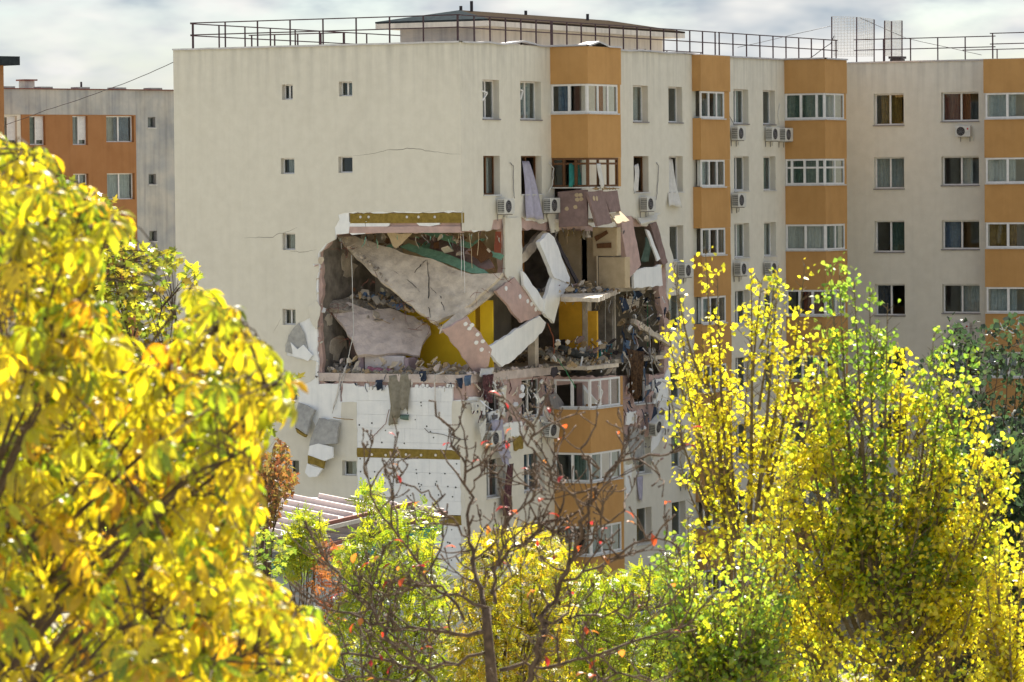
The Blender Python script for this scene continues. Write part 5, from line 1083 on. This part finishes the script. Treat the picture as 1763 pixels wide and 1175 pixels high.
T_DELTA = ([(0, 0, 0), (.42, .22, .06), (.30, .62, .03), (0, 1, -.05), (-.30, .62, .03), (-.42, .22, .06)], [(0, 1, 2, 3), (0, 3, 4, 5)])
T_RHOMB = ([(0, 0, 0), (.30, .45, .05), (0, 1, 0), (-.30, .45, .05)], [(0, 1, 2), (0, 2, 3)])
def star_leaf():
    v = [(0, .35, 0)]; a = [(-100, .45), (-78, .22), (-55, .62), (-35, .38), (-12, .62), (0, .80)]
    pts = [(math.sin(math.radians(t)) * r, .25 + math.cos(math.radians(t)) * r * .95) for t, r in a]; pts = [(0, 0)] + [(-x, y) for x, y in []] + pts + [(-x, y) for x, y in pts[-2::-1]]
    v = [(x, y, .06 * abs(x)) for x, y in pts]; n = len(v); return (v, [(0, i, i + 1) for i in range(1, n - 1)])
T_MAPLE = star_leaf()
def pinnate(pairs=5):
    v, f = [], []
    def leaflet(x, y, ang, l):
        o = len(v); c, s = math.cos(ang), math.sin(ang)
        for (a, b) in ((0, 0), (.27, .5), (0, 1), (-.27, .5)): v.append((x + (a * c + b * s) * l, y + (-a * s + b * c) * l, -.12 * (x * x + y * y) + (.03 if a else 0))); 
        f.append((o, o + 1, o + 2, o + 3))
    for i in range(pairs):
        y = .15 + .75 * i / pairs
        for sgn in (-1, 1): leaflet(0, y, sgn * 1.15, .30 * (1 - .04 * i))
    leaflet(0, .88, 0, .3); return (v, f)
T_PINN = pinnate()
def leaflet_grid(l, w, ang, droop, roll):
    """one chestnut leaflet: obovate, folded at the midrib, drooping"""
    ts = (.0, .3, .6, .84, 1.0); ws = (.06, .42, .95, .72, .0); v = []; c, s = math.cos(ang), math.sin(ang)
    for t, ww in zip(ts, ws):
        y = l * math.sin(t * droop) / droop if droop > .01 else l * t; z = -l * (1 - math.cos(t * droop)) / droop if droop > .01 else 0
        for sx in (-1, 0, 1):
            X_ = sx * ww * w / 2; Z_ = z + (abs(sx) * ww * w * .22) + sx * roll * ww * w * .3
            v.append((X_ * c + y * s, -X_ * s + y * c, Z_))
    f = []
    for i in range(4):
        for j in range(2): f.append((i * 3 + j, i * 3 + j + 1, i * 3 + j + 4, i * 3 + j + 3))
    return v, f
def chestnut(seed, n=7):
    r_ = random.Random(seed); V, F = [], []
    for i in range(n):
        a = (i - (n - 1) / 2) * 2 * math.pi * .86 / n + r_.uniform(-.1, .1); l = (1 - .13 * abs(i - (n - 1) / 2)) * r_.uniform(.9, 1.05)
        v, f = leaflet_grid(l, l * r_.uniform(.25, .33), a, r_.uniform(1.2, 2.3), r_.uniform(-.5, .5)); o = len(V); V += v; F += [tuple(k + o for k in q_) for q_ in f]
    return V, F
def rampc(n, stops, jit=.1):
    u = NP.random(n) * (len(stops) - 1); i = np.minimum(u.astype(int), len(stops) - 2); f = (u - i)[:, None]; S = np.array(stops)
    return np.clip((S[i] * (1 - f) + S[i + 1] * f) * (1 + NP.normal(size=(n, 1)) * jit), .002, .95)
def inpoly(poly, n, dens=None):
    xs = [p[0] for p in poly]; ys = [p[1] for p in poly]; out = []
    while len(out) < n:
        x, y = R.uniform(min(xs), max(xs)), R.uniform(min(ys), max(ys))
        if inside((x, y), poly) and (dens is None or R.random() < dens(x, y)): out.append((x, y))
    return out
def bez(a, b, c, k=8): return [a * ((1 - t) ** 2) + b * (2 * t * (1 - t)) + c * (t * t) for t in (i / k for i in range(k + 1))]
def limb(mb, pts, r0, r1, n=6): mb.tube(pts, [r0 + (r1 - r0) * (i / (len(pts) - 1)) ** .8 for i in range(len(pts))], n)

def broadleaf(name, label, poly, d0, dz, n, tmpl, size, stops, base_px, trunk_r, nb, bark=M_bark, group=None, clump=1.2, thr=-.15, tip=(0, 0, -1), spread=.7, flat=None, single=0, m=M_leaf, cat='tree', twig=True):
    """tree whose crown fills a volume: limbs from the trunk to clumps, leaves on short twigs round the limbs"""
    base = on_d(base_px[0], base_px[1], d0); root = Vector((base.x, base.y, 0)); t = thing(name, label, cat, root, group)
    tk = MB(); fork = base
    tk.tube([root, root.lerp(fork, .4) + Vector((.05, .03, 0)), root.lerp(fork, .75), fork], [trunk_r * 1.3, trunk_r * 1.1, trunk_r, trunk_r * .8], 8)
    tk.build('trunk', bark, t, True)
    br = MB(); skel = []
    tips = inpoly(poly, nb)
    for (x, y) in tips:
        d = d0 + R.gauss(0, dz * .6); tp = on_d(x, y, d); st = root.lerp(fork, R.uniform(.72, 1)); mid = st.lerp(tp, .5) + Vector((0, 0, (tp - st).length * .12))
        pts = bez(st, mid, tp, 9); pts = [p + Vector((R.gauss(0, 1), R.gauss(0, 1), R.gauss(0, 1))) * .02 * (tp - st).length * (0 if i == 0 else .5) for i, p in enumerate(pts)]
        limb(br, pts, trunk_r * R.uniform(.3, .5), trunk_r * .05, 5); skel += pts[3:]
    SK = np.array([tuple(p) for p in skel]); pos = []
    tries = 0
    while len(pos) < n and tries < 40:
        tries += 1; batch = inpoly(poly, max(200, n // 3))
        for (x, y) in batch:
            d = d0 + max(-1.8, min(1.8, R.gauss(0, .75))) * dz; p = on_d(x, y, d)
            if noise.noise(p * (1 / clump) + Vector((d0, 3, 7))) > thr + R.uniform(-.12, .12): pos.append(tuple(p))
    pos = np.array(pos[:n])
    if twig:
        for p in pos[::6]:
            j = np.argmin(((SK - p) ** 2).sum(1)); a = Vector(SK[j]); b = Vector(p)
            if (b - a).length < 2.2: br.tube([a, a.lerp(b, .5) + Vector((0, 0, .06 * (b - a).length)), b], [trunk_r * .05, trunk_r * .035, trunk_r * .02], 3, False)
    tag(br.build('branches', bark, t), kind='stuff')
    rot = rand_rot(len(pos), tip, spread, flat); sc = size * (NP.random(len(pos)) * .6 + .65); cols = rampc(len(pos), stops)
    if single:
        dd = ((pos - np.array(CAM)) ** 2).sum(1); order = np.argsort(dd); one, rest = order[:single], order[single:]
        me = bpy.data.meshes.new('leaf'); me.from_pydata([tuple(v) for v in tmpl[0]], [], tmpl[1]); me.materials.append(M_leafo)
        for i in one:
            o = bpy.data.objects.new('leaf', me); COL.objects.link(o); o.parent = t; M3 = Matrix([list(r) for r in rot[i]]); o.matrix_parent_inverse = Matrix.Translation(-root)
            o.matrix_basis = Matrix.Translation(Vector(pos[i])) @ M3.to_4x4() @ Matrix.Scale(sc[i], 4); o.color = (*cols[i], 1)
        pos, rot, sc, cols = pos[rest], rot[rest], sc[rest], cols[rest]
    leaf_mass('crown', t, tmpl, pos, rot, sc, cols, m=m); return t

# --- tall poplars on the right: ascending shoots with leaves along them
YEL = [(.88, .68, .02), (.90, .77, .03), (.80, .75, .03), (.62, .68, .03)]; YG = [(.80, .76, .03), (.58, .66, .03), (.32, .50, .03), (.86, .78, .03)]; GRN = [(.16, .32, .03), (.30, .46, .04), (.42, .54, .05), (.10, .24, .03)]
def poplar(label, base_px, d0, shoots, single, group='poplars at the right'):
    base = on_d(base_px[0], base_px[1], d0); root = Vector((base.x, base.y, 0)); t = thing('poplar_tree', label, 'tree', root, group)
    MB().tube([root, root.lerp(base, .5), base], [.16, .13, .09], 8).build('trunk', M_barkpop, t, True)
    br = MB(); P_, R_, C_ = [], [], []
    for (sx, sy, tx, ty, dens, w, stops) in shoots:
        d1 = d0 + R.uniform(-.55, .55); a = on_d(sx, sy, d0 + R.uniform(-.2, .2)); b = on_d(tx, ty, d1); L_ = (b - a).length
        mid = a.lerp(b, .45) + CR * (R.uniform(-.06, .06) + (tx - sx) / 7000 * d0 * .25) + Vector((0, 0, -.04 * L_)); k = 16; pts = bez(a, mid, b, k)
        limb(br, pts, .010 + .009 * L_, .004, 5)
        nt = int(L_ / .07); lp_ = []
        for j in range(nt):
            u = .10 + .9 * (j + R.random()) / nt; i = min(k - 1, int(u * k)); p = pts[i].lerp(pts[i + 1], u * k - i); dr = (pts[i + 1] - pts[i]).normalized()
            an = R.uniform(0, 6.283); o = dr.orthogonal().normalized(); o = Matrix.Rotation(an, 3, dr) @ o; tl = w * (1.15 - u * .85) * R.uniform(.4, 1.1)
            e = p + (dr * .55 + o * .85 + Vector((0, 0, .15))).normalized() * tl; br.tube([p, p.lerp(e, .5) - Vector((0, 0, .02 * tl)), e], [.006, .0045, .002], 3, False)
            nl = max(2, int(dens * tl / .0135))
            for q_ in range(nl):
                f = R.random() ** .7; lp_.append(tuple(p.lerp(e, f) + Vector((R.gauss(0, .05), R.gauss(0, .05), R.gauss(0, .05)))))
        lp_ = [p for p in lp_ if noise.noise(Vector(p) * 2.6) + .5 * noise.noise(Vector(p) * 6.5) > -.12 + R.uniform(-.1, .1)] or lp_; lp_ = np.array(lp_); P_.append(lp_); n = len(lp_); C_.append(rampc(n, stops, .14))
    pos = np.concatenate(P_); cols = np.concatenate(C_); n = len(pos); tag(br.build('branches', M_barkpop, t), kind='stuff')
    rot = rand_rot(n, (0, 0, -1), .75); sc = .062 * (NP.random(n) * .7 + .6)
    order = np.argsort(((pos - np.array(CAM)) ** 2).sum(1)); one, rest = order[:single], order[single:]
    me = bpy.data.meshes.new('leaf'); me.from_pydata(T_DELTA[0], [], T_DELTA[1]); me.materials.append(M_leafo)
    for i in one:
        o = bpy.data.objects.new('leaf', me); COL.objects.link(o); o.parent = t; o.matrix_parent_inverse = Matrix.Translation(-root)
        o.matrix_basis = Matrix.Translation(Vector(pos[i])) @ Matrix([list(r) for r in rot[i]]).to_4x4() @ Matrix.Scale(sc[i], 4); o.color = (*cols[i], 1)
    leaf_mass('crown', t, T_DELTA, pos[rest], rot[rest], sc[rest], cols[rest]); return n
sh = []
for (sx, sy, tx, ty, dn) in [(1235, 900, 1160, 452, .55), (1250, 900, 1214, 425, .7), (1262, 905, 1235, 470, .5), (1290, 905, 1293, 462, .6), (1300, 900, 1340, 458, .62), (1310, 900, 1386, 455, .7), (1262, 930, 1150, 660, .5), (1270, 930, 1185, 590, .45), (1300, 930, 1345, 560, .5), (1255, 960, 1170, 790, .6), (1280, 960, 1250, 640, .5), (1320, 960, 1400, 640, .55), (1240, 1000, 1190, 900, .8)]:
    sh.append((sx, sy, tx, ty, dn, .34, YEL if R.random() < .8 else YG))
PT = [(1145, 455), (1165, 447), (1205, 427), (1225, 427), (1290, 462), (1390, 457), (1395, 560), (1390, 700), (1370, 850), (1340, 960), (1200, 1010), (1165, 900), (1140, 700)]
for (tx, ty) in inpoly(PT, 22): sh.append((1275 + (tx - 1275) * .55, min(1010, ty + R.uniform(130, 240)), tx, ty, .42, .5, YEL if R.random() < .75 else YG))
n1_ = poplar('thin yellow poplar before the second bay, wall showing through its shoots', (1268, 1000), 48, sh, 250)
sh = []
tops = [(1430, 453), (1445, 470), (1470, 482), (1497, 503), (1528, 522), (1550, 600), (1608, 574), (1625, 590), (1667, 613), (1640, 640), (1690, 705), (1698, 760), (1735, 745), (1722, 800), (1585, 640), (1410, 600), (1390, 700), (1725, 900), (1705, 980), (1360, 760), (1330, 850), (1715, 1050)]
for (tx, ty) in tops:
    st = GRN if (1420 < tx < 1545 or 1600 < tx < 1670) and ty < 660 and R.random() < .8 else (YG if R.random() < .5 else YEL)
    sh.append((1520 + (tx - 1520) * .30, 1150 - (1150 - ty) * .12, tx, ty, 1.0, .55, st))
PM = [(1400, 570), (1425, 458), (1445, 458), (1475, 488), (1530, 528), (1545, 600), (1600, 578), (1625, 592), (1660, 615), (1690, 702), (1700, 770), (1742, 752), (1738, 820), (1704, 870), (1722, 980), (1705, 1100), (1695, 1200), (1270, 1200), (1285, 1000), (1310, 870), (1345, 740), (1385, 620)]
for (tx, ty) in inpoly(PM, 100, lambda x, y: .45 if y < 640 else 1):
    st = GRN if ty < 640 and R.random() < .35 else (YG if R.random() < .25 else YEL)
    sh.append((tx + (1515 - tx) * .25 + R.uniform(-70, 70), ty + R.uniform(90, 210), tx, ty, .42, .8, st))
for (x0, y0, x1, y1) in [(1520, 1150, 1440, 960), (1520, 1130, 1515, 930), (1525, 1120, 1570, 900), (1530, 1150, 1640, 950), (1515, 1000, 1470, 760), (1560, 930, 1600, 760), (1510, 1150, 1380, 1020), (1440, 960, 1405, 820)]:
    sh.append((x0, y0, x1, y1, .35, .4, YG))
n2_ = poplar('broad dense yellow green poplar filling the lower right', (1520, 1150), 46, sh, 300)
sh = [(1230 + R.uniform(-40, 60), 1230, R.uniform(1130, 1370), R.uniform(880, 1150), .5, .55, GRN if R.random() < .5 else YG) for i in range(40)]
n3_ = poplar('low green poplar between the bare tree and the broad poplar', (1215, 1200), 44, sh, 200)
sh = [(1730 + R.uniform(-10, 30), 1220, R.uniform(1690, 1790), R.uniform(895, 1100), .8, .36, YEL) for i in range(14)]
n4_ = poplar('small yellow poplar at the right photo edge', (1745, 1220), 45, sh, 120)
print('POPLAR', n1_, n2_, n3_, n4_)

# --- chestnut in the foreground on the left
CH = [(-60, 225), (40, 232), (92, 262), (96, 300), (150, 318), (205, 350), (214, 392), (170, 400), (160, 450), (190, 520), (230, 600), (300, 590), (318, 520), (345, 478), (400, 500), (428, 560), (470, 590), (505, 650), (498, 690), (440, 700), (448, 740), (420, 770), (446, 820), (440, 900), (400, 930), (440, 990), (520, 1010), (566, 1080), (560, 1200), (-60, 1200)]
YCH = [(.76, .57, .01), (.68, .57, .012), (.56, .54, .014), (.32, .42, .012), (.18, .28, .012), (.46, .50, .014), (.74, .58, .01), (.66, .56, .012), (.74, .47, .01), (.58, .54, .012), (.68, .30, .01)]
def chestnut_tree():
    d0 = 20.5; base = on_d(-260, 1350, d0 + 1); root = Vector((base.x, base.y, 0)); t = thing('chestnut_tree', 'large blurred yellow chestnut in the foreground', 'tree', root)
    MB().tube([root, root.lerp(base, .5), base], [.26, .22, .18], 10).build('trunk', M_bark, t, True)
    br = MB(); hubs = []; cl = []
    heads = [(60, 250), (40, 320), (150, 335), (200, 380), (110, 400), (40, 420), (330, 495), (400, 540), (440, 590), (485, 650), (420, 650), (360, 580), (470, 690), (120, 560), (150, 500), (60, 520), (170, 620), (300, 650), (100, 640), (20, 660), (380, 720), (430, 770), (280, 760), (180, 760), (70, 770), (360, 830), (430, 850), (250, 860), (130, 880), (20, 900), (320, 930), (400, 920), (200, 980), (80, 1000), (300, 1040), (440, 1020), (520, 1050), (550, 1110), (450, 1120), (380, 1140), (250, 1130), (140, 1120), (30, 1110), (500, 1180), (330, 1190), (90, 1190)]
    for (x, y) in heads:
        d = d0 + R.uniform(-2.2, 2.4); tp = on_d(x, y, d); st = root.lerp(base, R.uniform(.93, 1)); mid = st.lerp(tp, .55) + Vector((0, 0, .35)); pts = bez(st, mid, tp, 10); limb(br, pts, .026, .006, 6); cl.append((tp, (tp - pts[-3]).normalized(), d))
    pos, dirs, tw = [], [], []
    for (tp, dr, d) in cl:
        for i in range(20):
            o = Vector((R.gauss(0, .15), R.gauss(0, .2), R.gauss(0, .15))); h = tp + o; px_ = None; pos.append(h); dirs.append((h - tp) + dr * .1); tw.append([tp - dr * R.uniform(0, .3), tp.lerp(h, .6) + Vector((0, 0, .03)), h])
    for (x, y) in inpoly(CH, 900):
        h = on_d(x, y, d0 + R.uniform(-1.9, 4.5)); j = min(cl, key=lambda c: (c[0] - h).length)
        pos.append(h); dirs.append(h - j[0]); a = j[0].lerp(h, .3); tw.append([a, a.lerp(h, .6) + Vector((0, 0, .04)), h])
    keep = []
    for i, h in enumerate(pos):
        v = h - CAM; z = v.dot(CF); x = 881.5 + v.dot(CR) / z * FPX; y = 587.5 - v.dot(CU) / z * FPX
        if inside((x, y), CH): keep.append(i)
    for i in keep: br.tube(tw[i], [.006, .005, .003], 3, False)
    tag(br.build('branches', M_bark, t), kind='stuff')
    mats3 = []; tm = [chestnut(s, 7 if s % 3 else 5) for s in range(6)]; mes = []
    for v, f in tm: me = bpy.data.meshes.new('leaf'); me.from_pydata(v, [], f); me.materials.append(M_leafo); me.polygons.foreach_set('use_smooth', [True] * len(me.polygons)); mes.append(me)
    pos_ = np.array([tuple(pos[i]) for i in keep]); dd = ((pos_ - np.array(CAM)) ** 2).sum(1); order = np.argsort(dd); cols = rampc(len(keep), YCH, .1); mass = {}
    for rank, i in enumerate(order):
        out = Vector(dirs[keep[i]]); out.z = 0; out = (out.normalized() if out.length > 1e-4 else Vector((1, 0, 0))) + Vector((R.gauss(0, .6), R.gauss(0, .6), 0)); out.normalize()
        z = Vector((R.gauss(0, .28), R.gauss(0, .28), 1)) + out * .75; z.normalize(); y = (out - z * out.dot(z)).normalized(); x = y.cross(z); s = R.uniform(.125, .215); ti = R.randrange(6)
        M3 = Matrix((x, y, z)).transposed()
        if rank < 300:
            o = bpy.data.objects.new('leaf', mes[ti]); COL.objects.link(o); o.parent = t; o.matrix_parent_inverse = Matrix.Translation(-root)
            o.matrix_basis = Matrix.Translation(Vector(pos_[i])) @ M3.to_4x4() @ Matrix.Scale(s, 4); o.color = (*cols[i], 1)
        else: mass.setdefault(ti, []).append((pos_[i], np.array(M3), s, cols[i]))
    for ti, l in mass.items(): leaf_mass('crown', t, tm[ti], np.array([a[0] for a in l]), np.array([a[1] for a in l]), np.array([a[2] for a in l]), np.array([a[3] for a in l]))
chestnut_tree()

# --- trees behind the chestnut and in front of the annex
GM = [(.20, .30, .02), (.36, .40, .03), (.55, .48, .02), (.12, .20, .02), (.50, .36, .03)]
broadleaf('maple_tree', 'olive green maple showing behind the chestnut, in front of the gable', [(60, 300), (110, 296), (150, 320), (200, 350), (215, 410), (250, 425), (300, 430), (345, 470), (335, 520), (300, 540), (330, 600), (420, 640), (470, 650), (515, 640), (505, 690), (470, 740), (440, 760), (400, 840), (300, 860), (120, 860), (40, 600)], 62, 1.6, 5200, T_MAPLE, .15, GM, (250, 1200), .22, 34, clump=.8, thr=-.12, flat=(0, 0, 1))
broadleaf('hedge_maple', 'dark green maple low behind the chestnut and the annex corner', [(180, 860), (330, 850), (420, 900), (470, 910), (505, 945), (470, 990), (520, 1080), (560, 1175), (300, 1240), (150, 1100)], 85, 2.0, 4200, T_MAPLE, .16, [(.10, .20, .02), (.22, .32, .03), (.40, .42, .03), (.06, .13, .02)], (380, 1260), .18, 26, clump=1.0, thr=-.2, flat=(0, 0, 1))
broadleaf('red_maple', 'small rust red maple against the gable above the annex', [(478, 752), (498, 772), (500, 800), (512, 822), (505, 845), (490, 868), (470, 905), (440, 910), (418, 870), (422, 820), (435, 790), (465, 780)], 108, 1.1, 1250, T_MAPLE, .15, [(.27, .08, .03), (.34, .16, .035), (.20, .14, .035), (.30, .26, .04)], (455, 990), .12, 14, clump=.7, thr=-.25)
GA = [(.36, .46, .015), (.20, .32, .015), (.54, .56, .015), (.12, .22, .015), (.66, .58, .015)]
G3 = 'feathery green trees below the breach'
fx = dict(tip=(.2, -.2, -.35), spread=.75, group=G3, flat=(0, 0, 1))
broadleaf('ailanthus_tree', 'slender feathery tree before the annex gutter', [(515, 880), (545, 885), (560, 910), (548, 950), (535, 985), (500, 1000), (485, 985), (488, 930), (500, 900)], 100, .8, 640, T_PINN, .27, GA, (520, 1060), .08, 10, clump=.7, thr=-.25, **fx)
broadleaf('ailanthus_tree', 'tall feathery yellow green tree in front of the stripped foam boards', [(632, 830), (655, 838), (665, 870), (700, 880), (735, 862), (757, 900), (750, 950), (770, 1000), (760, 1090), (780, 1200), (560, 1200), (560, 1080), (600, 1010), (575, 960), (620, 900), (610, 860)], 97, 1.6, 3600, T_PINN, .27, GA, (680, 1240), .14, 26, clump=.8, thr=-.12, **fx)
broadleaf('ailanthus_tree', 'feathery golden tree behind the bare branches, before the lower bay', [(800, 950), (815, 925), (850, 905), (905, 905), (950, 915), (975, 940), (985, 985), (1000, 1050), (1010, 1200), (760, 1200), (770, 1060)], 99, 1.7, 3900, T_PINN, .26, [(.52, .54, .02), (.72, .58, .015), (.26, .36, .02), (.68, .44, .015), (.14, .24, .015)], (880, 1250), .14, 26, clump=.8, thr=-.18, **fx)
broadleaf('ailanthus_tree', 'low spreading feathery tree right of the bare trunk', [(985, 985), (1020, 975), (1060, 990), (1100, 975), (1130, 990), (1150, 950), (1180, 960), (1210, 1010), (1230, 1200), (990, 1200)], 96, 1.7, 3900, T_PINN, .26, GA, (1090, 1260), .13, 24, clump=.8, thr=-.2, **fx)
broadleaf('sumac_shrub', 'rust red sumac shrub beside the annex wall', [(545, 950), (575, 925), (600, 940), (610, 980), (600, 1040), (575, 1090), (545, 1060), (540, 1000)], 99, .7, 160, T_PINN, .34, [(.36, .09, .03), (.45, .18, .04), (.28, .12, .05)], (575, 1130), .05, 9, clump=.6, thr=-.25, tip=(0, 0, -.4), spread=.8, cat='shrub')
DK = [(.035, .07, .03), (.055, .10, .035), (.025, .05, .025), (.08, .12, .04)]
broadleaf('undergrowth_shrub', 'yellow green shrub filling the gap under the poplars', [(1180, 1040), (1300, 1010), (1420, 1060), (1450, 1220), (1150, 1220)], 60, 1.5, 2600, T_MAPLE, .11, [(.30, .36, .02), (.16, .24, .02), (.50, .46, .02)], (1310, 1260), .06, 16, clump=.8, thr=-.3, cat='shrub')
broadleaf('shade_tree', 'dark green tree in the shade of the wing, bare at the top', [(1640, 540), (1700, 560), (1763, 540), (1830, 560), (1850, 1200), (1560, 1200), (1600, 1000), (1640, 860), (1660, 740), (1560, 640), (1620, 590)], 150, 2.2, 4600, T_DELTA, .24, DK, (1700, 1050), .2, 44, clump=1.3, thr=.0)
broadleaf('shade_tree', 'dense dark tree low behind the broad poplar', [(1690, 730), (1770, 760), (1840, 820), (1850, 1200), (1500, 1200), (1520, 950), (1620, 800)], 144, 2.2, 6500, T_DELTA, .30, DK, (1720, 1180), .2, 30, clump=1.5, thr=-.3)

# --- bare tree with a few red leaves
def bare_tree():
    d0 = 36; base = on_d(850, 1230, d0); root = Vector((base.x, base.y, 0)); t = thing('bare_tree', 'nearly leafless knobbly tree with a few red leaves', 'tree', root)
    MB().tube([root, root.lerp(base, .6), base, on_d(845, 1150, d0), on_d(839, 1084, d0), on_d(837, 1048, d0)], [.13, .10, .06, .05, .044, .038], 9).build('trunk', M_barkgrey, t, True)
    br = MB(); tips = []
    S = d0 / FPX
    limbs = [([(837, 1048), (815, 991), (809, 926), (809, 854), (795, 781), (775, 736), (738, 690)], .055, .012), ([(860, 1240), (912, 1165), (932, 1104), (936, 1064), (965, 1007), (989, 959), (1009, 882), (1033, 829), (1066, 797), (1138, 785), (1180, 765)], .085, .010),
             ([(1009, 882), (960, 837), (936, 797), (908, 765), (925, 722)], .03, .010), ([(851, 1044), (851, 983), (884, 943), (928, 906), (977, 886), (1005, 876)], .045, .014), ([(839, 1092), (766, 1090), (677, 1082), (600, 1060), (530, 1030)], .05, .012),
             ([(760, 1190), (680, 1110), (640, 1060), (600, 1010), (560, 960)], .04, .012), ([(835, 1130), (740, 1150), (650, 1140), (560, 1120), (510, 1140)], .045, .012), ([(800, 1060), (740, 1000), (700, 940), (650, 880), (630, 800)], .035, .010), ([(809, 926), (770, 890), (740, 850), (690, 830), (685, 815)], .025, .009),
             ([(858, 1145), (944, 1147), (1025, 1125), (1138, 1088), (1200, 1080)], .045, .012), ([(936, 1064), (1000, 1060), (1080, 1055), (1150, 1040)], .035, .010), ([(965, 1007), (1050, 960), (1110, 930), (1170, 945)], .03, .010), ([(989, 959), (1040, 900), (1075, 880)], .025, .010), ([(700, 1180), (640, 1160), (580, 1180)], .03, .012), ([(851, 983), (870, 900), (860, 830), (875, 770)], .03, .009), ([(928, 906), (915, 850), (880, 800)], .02, .008), ([(1033, 829), (1020, 790), (985, 770), (965, 735)], .02, .008), ([(809, 854), (840, 800), (842, 760)], .02, .008), ([(900, 1190), (980, 1185), (1060, 1160), (1120, 1170)], .04, .012), ([(837, 1048), (770, 1020), (720, 1010), (660, 1020), (610, 990)], .035, .010)]
    def shoot(p, d, L_, r, lvl):
        k = 6; pts = [p]; c = p.copy(); dd = d.copy()
        for i in range(k): dd = (dd + Vector((R.gauss(0, .20), R.gauss(0, .20), R.gauss(0, .16) + .10))).normalized(); c = c + dd * (L_ / k); pts.append(c.copy())
        rad = [max(.005, r * (1 - .62 * i / k)) * R.uniform(.88, 1.12) for i in range(k + 1)]; rad[-1] = max(rad[-1] * 1.6, .009); rad[-2] *= 1.15
        br.tube(pts, rad, 6)
        tips.append((pts[-1], dd))
        if lvl < 2:
            for q_ in range(R.choice((1, 2, 2, 3))):
                i = R.randrange(1, k); e = (dd + Vector((R.gauss(0, .6), R.gauss(0, .6), R.gauss(0, .5)))).normalized(); shoot(pts[i], e, L_ * R.uniform(.35, .65), rad[i] * .75, lvl + 1)
    for path, r0, r1 in limbs:
        off = [0]; 
        for i in range(1, len(path)): off.append(off[-1] + R.gauss(0, .12))
        pts = [on_d(x, y, d0 + o) for (x, y), o in zip(path, off)]; fine = []
        for i in range(len(pts) - 1):
            for j in range(4): fine.append(pts[i].lerp(pts[i + 1], j / 4) + Vector((R.gauss(0, 1), R.gauss(0, 1), R.gauss(0, 1))) * .022)
        fine.append(pts[-1]); n = len(fine); br.tube(fine, [(r0 * .42 + (r1 * .65 - r0 * .42) * (i / n) ** .8) * R.uniform(.85, 1.2) for i in range(n)], 7)
        for i in range(2, n, 1):
            if R.random() < (.85 if fine[i].z < on_d(850, 900, d0).z else .5):
                d = (fine[min(i + 1, n - 1)] - fine[i - 1]).normalized(); s = (d * .5 + Vector((R.gauss(0, .7), R.gauss(0, .7), R.gauss(.25, .6)))).normalized()
                shoot(fine[i], s, R.uniform(.14, .58), R.uniform(.008, .012), R.choice((0, 0, 1)))
        tips.append((fine[-1], (fine[-1] - fine[-2]).normalized()))
    tag(br.build('branches', M_barkgrey, t, True), kind='stuff')
    me = bpy.data.meshes.new('leaf'); v, f = leaflet_grid(1, .5, 0, 1.2, .2); me.from_pydata(v, [], f); me.materials.append(M_leafo); me.polygons.foreach_set('use_smooth', [True] * len(me.polygons))
    R.shuffle(tips)
    for (p, d) in tips[:90]:
        o = bpy.data.objects.new('leaf', me); COL.objects.link(o); o.parent = t; o.matrix_parent_inverse = Matrix.Translation(-root)
        q_ = (d * .6 + Vector((R.gauss(0, .5), R.gauss(0, .5), R.gauss(-.2, .4)))).normalized().to_track_quat('Y', 'Z'); o.matrix_basis = Matrix.Translation(p) @ q_.to_matrix().to_4x4() @ Matrix.Scale(R.uniform(.07, .14), 4)
        o.color = R.choice(((.50, .035, .02, 1), (.62, .10, .02, 1), (.40, .03, .03, 1), (.60, .22, .03, 1)))
bare_tree()
g = MB().add([(-1500, -1500, 0), (1500, -1500, 0), (1500, 1500, 0), (-1500, 1500, 0)], [(0, 1, 2, 3)]).build('ground', M_ground)
g['kind'] = 'structure'
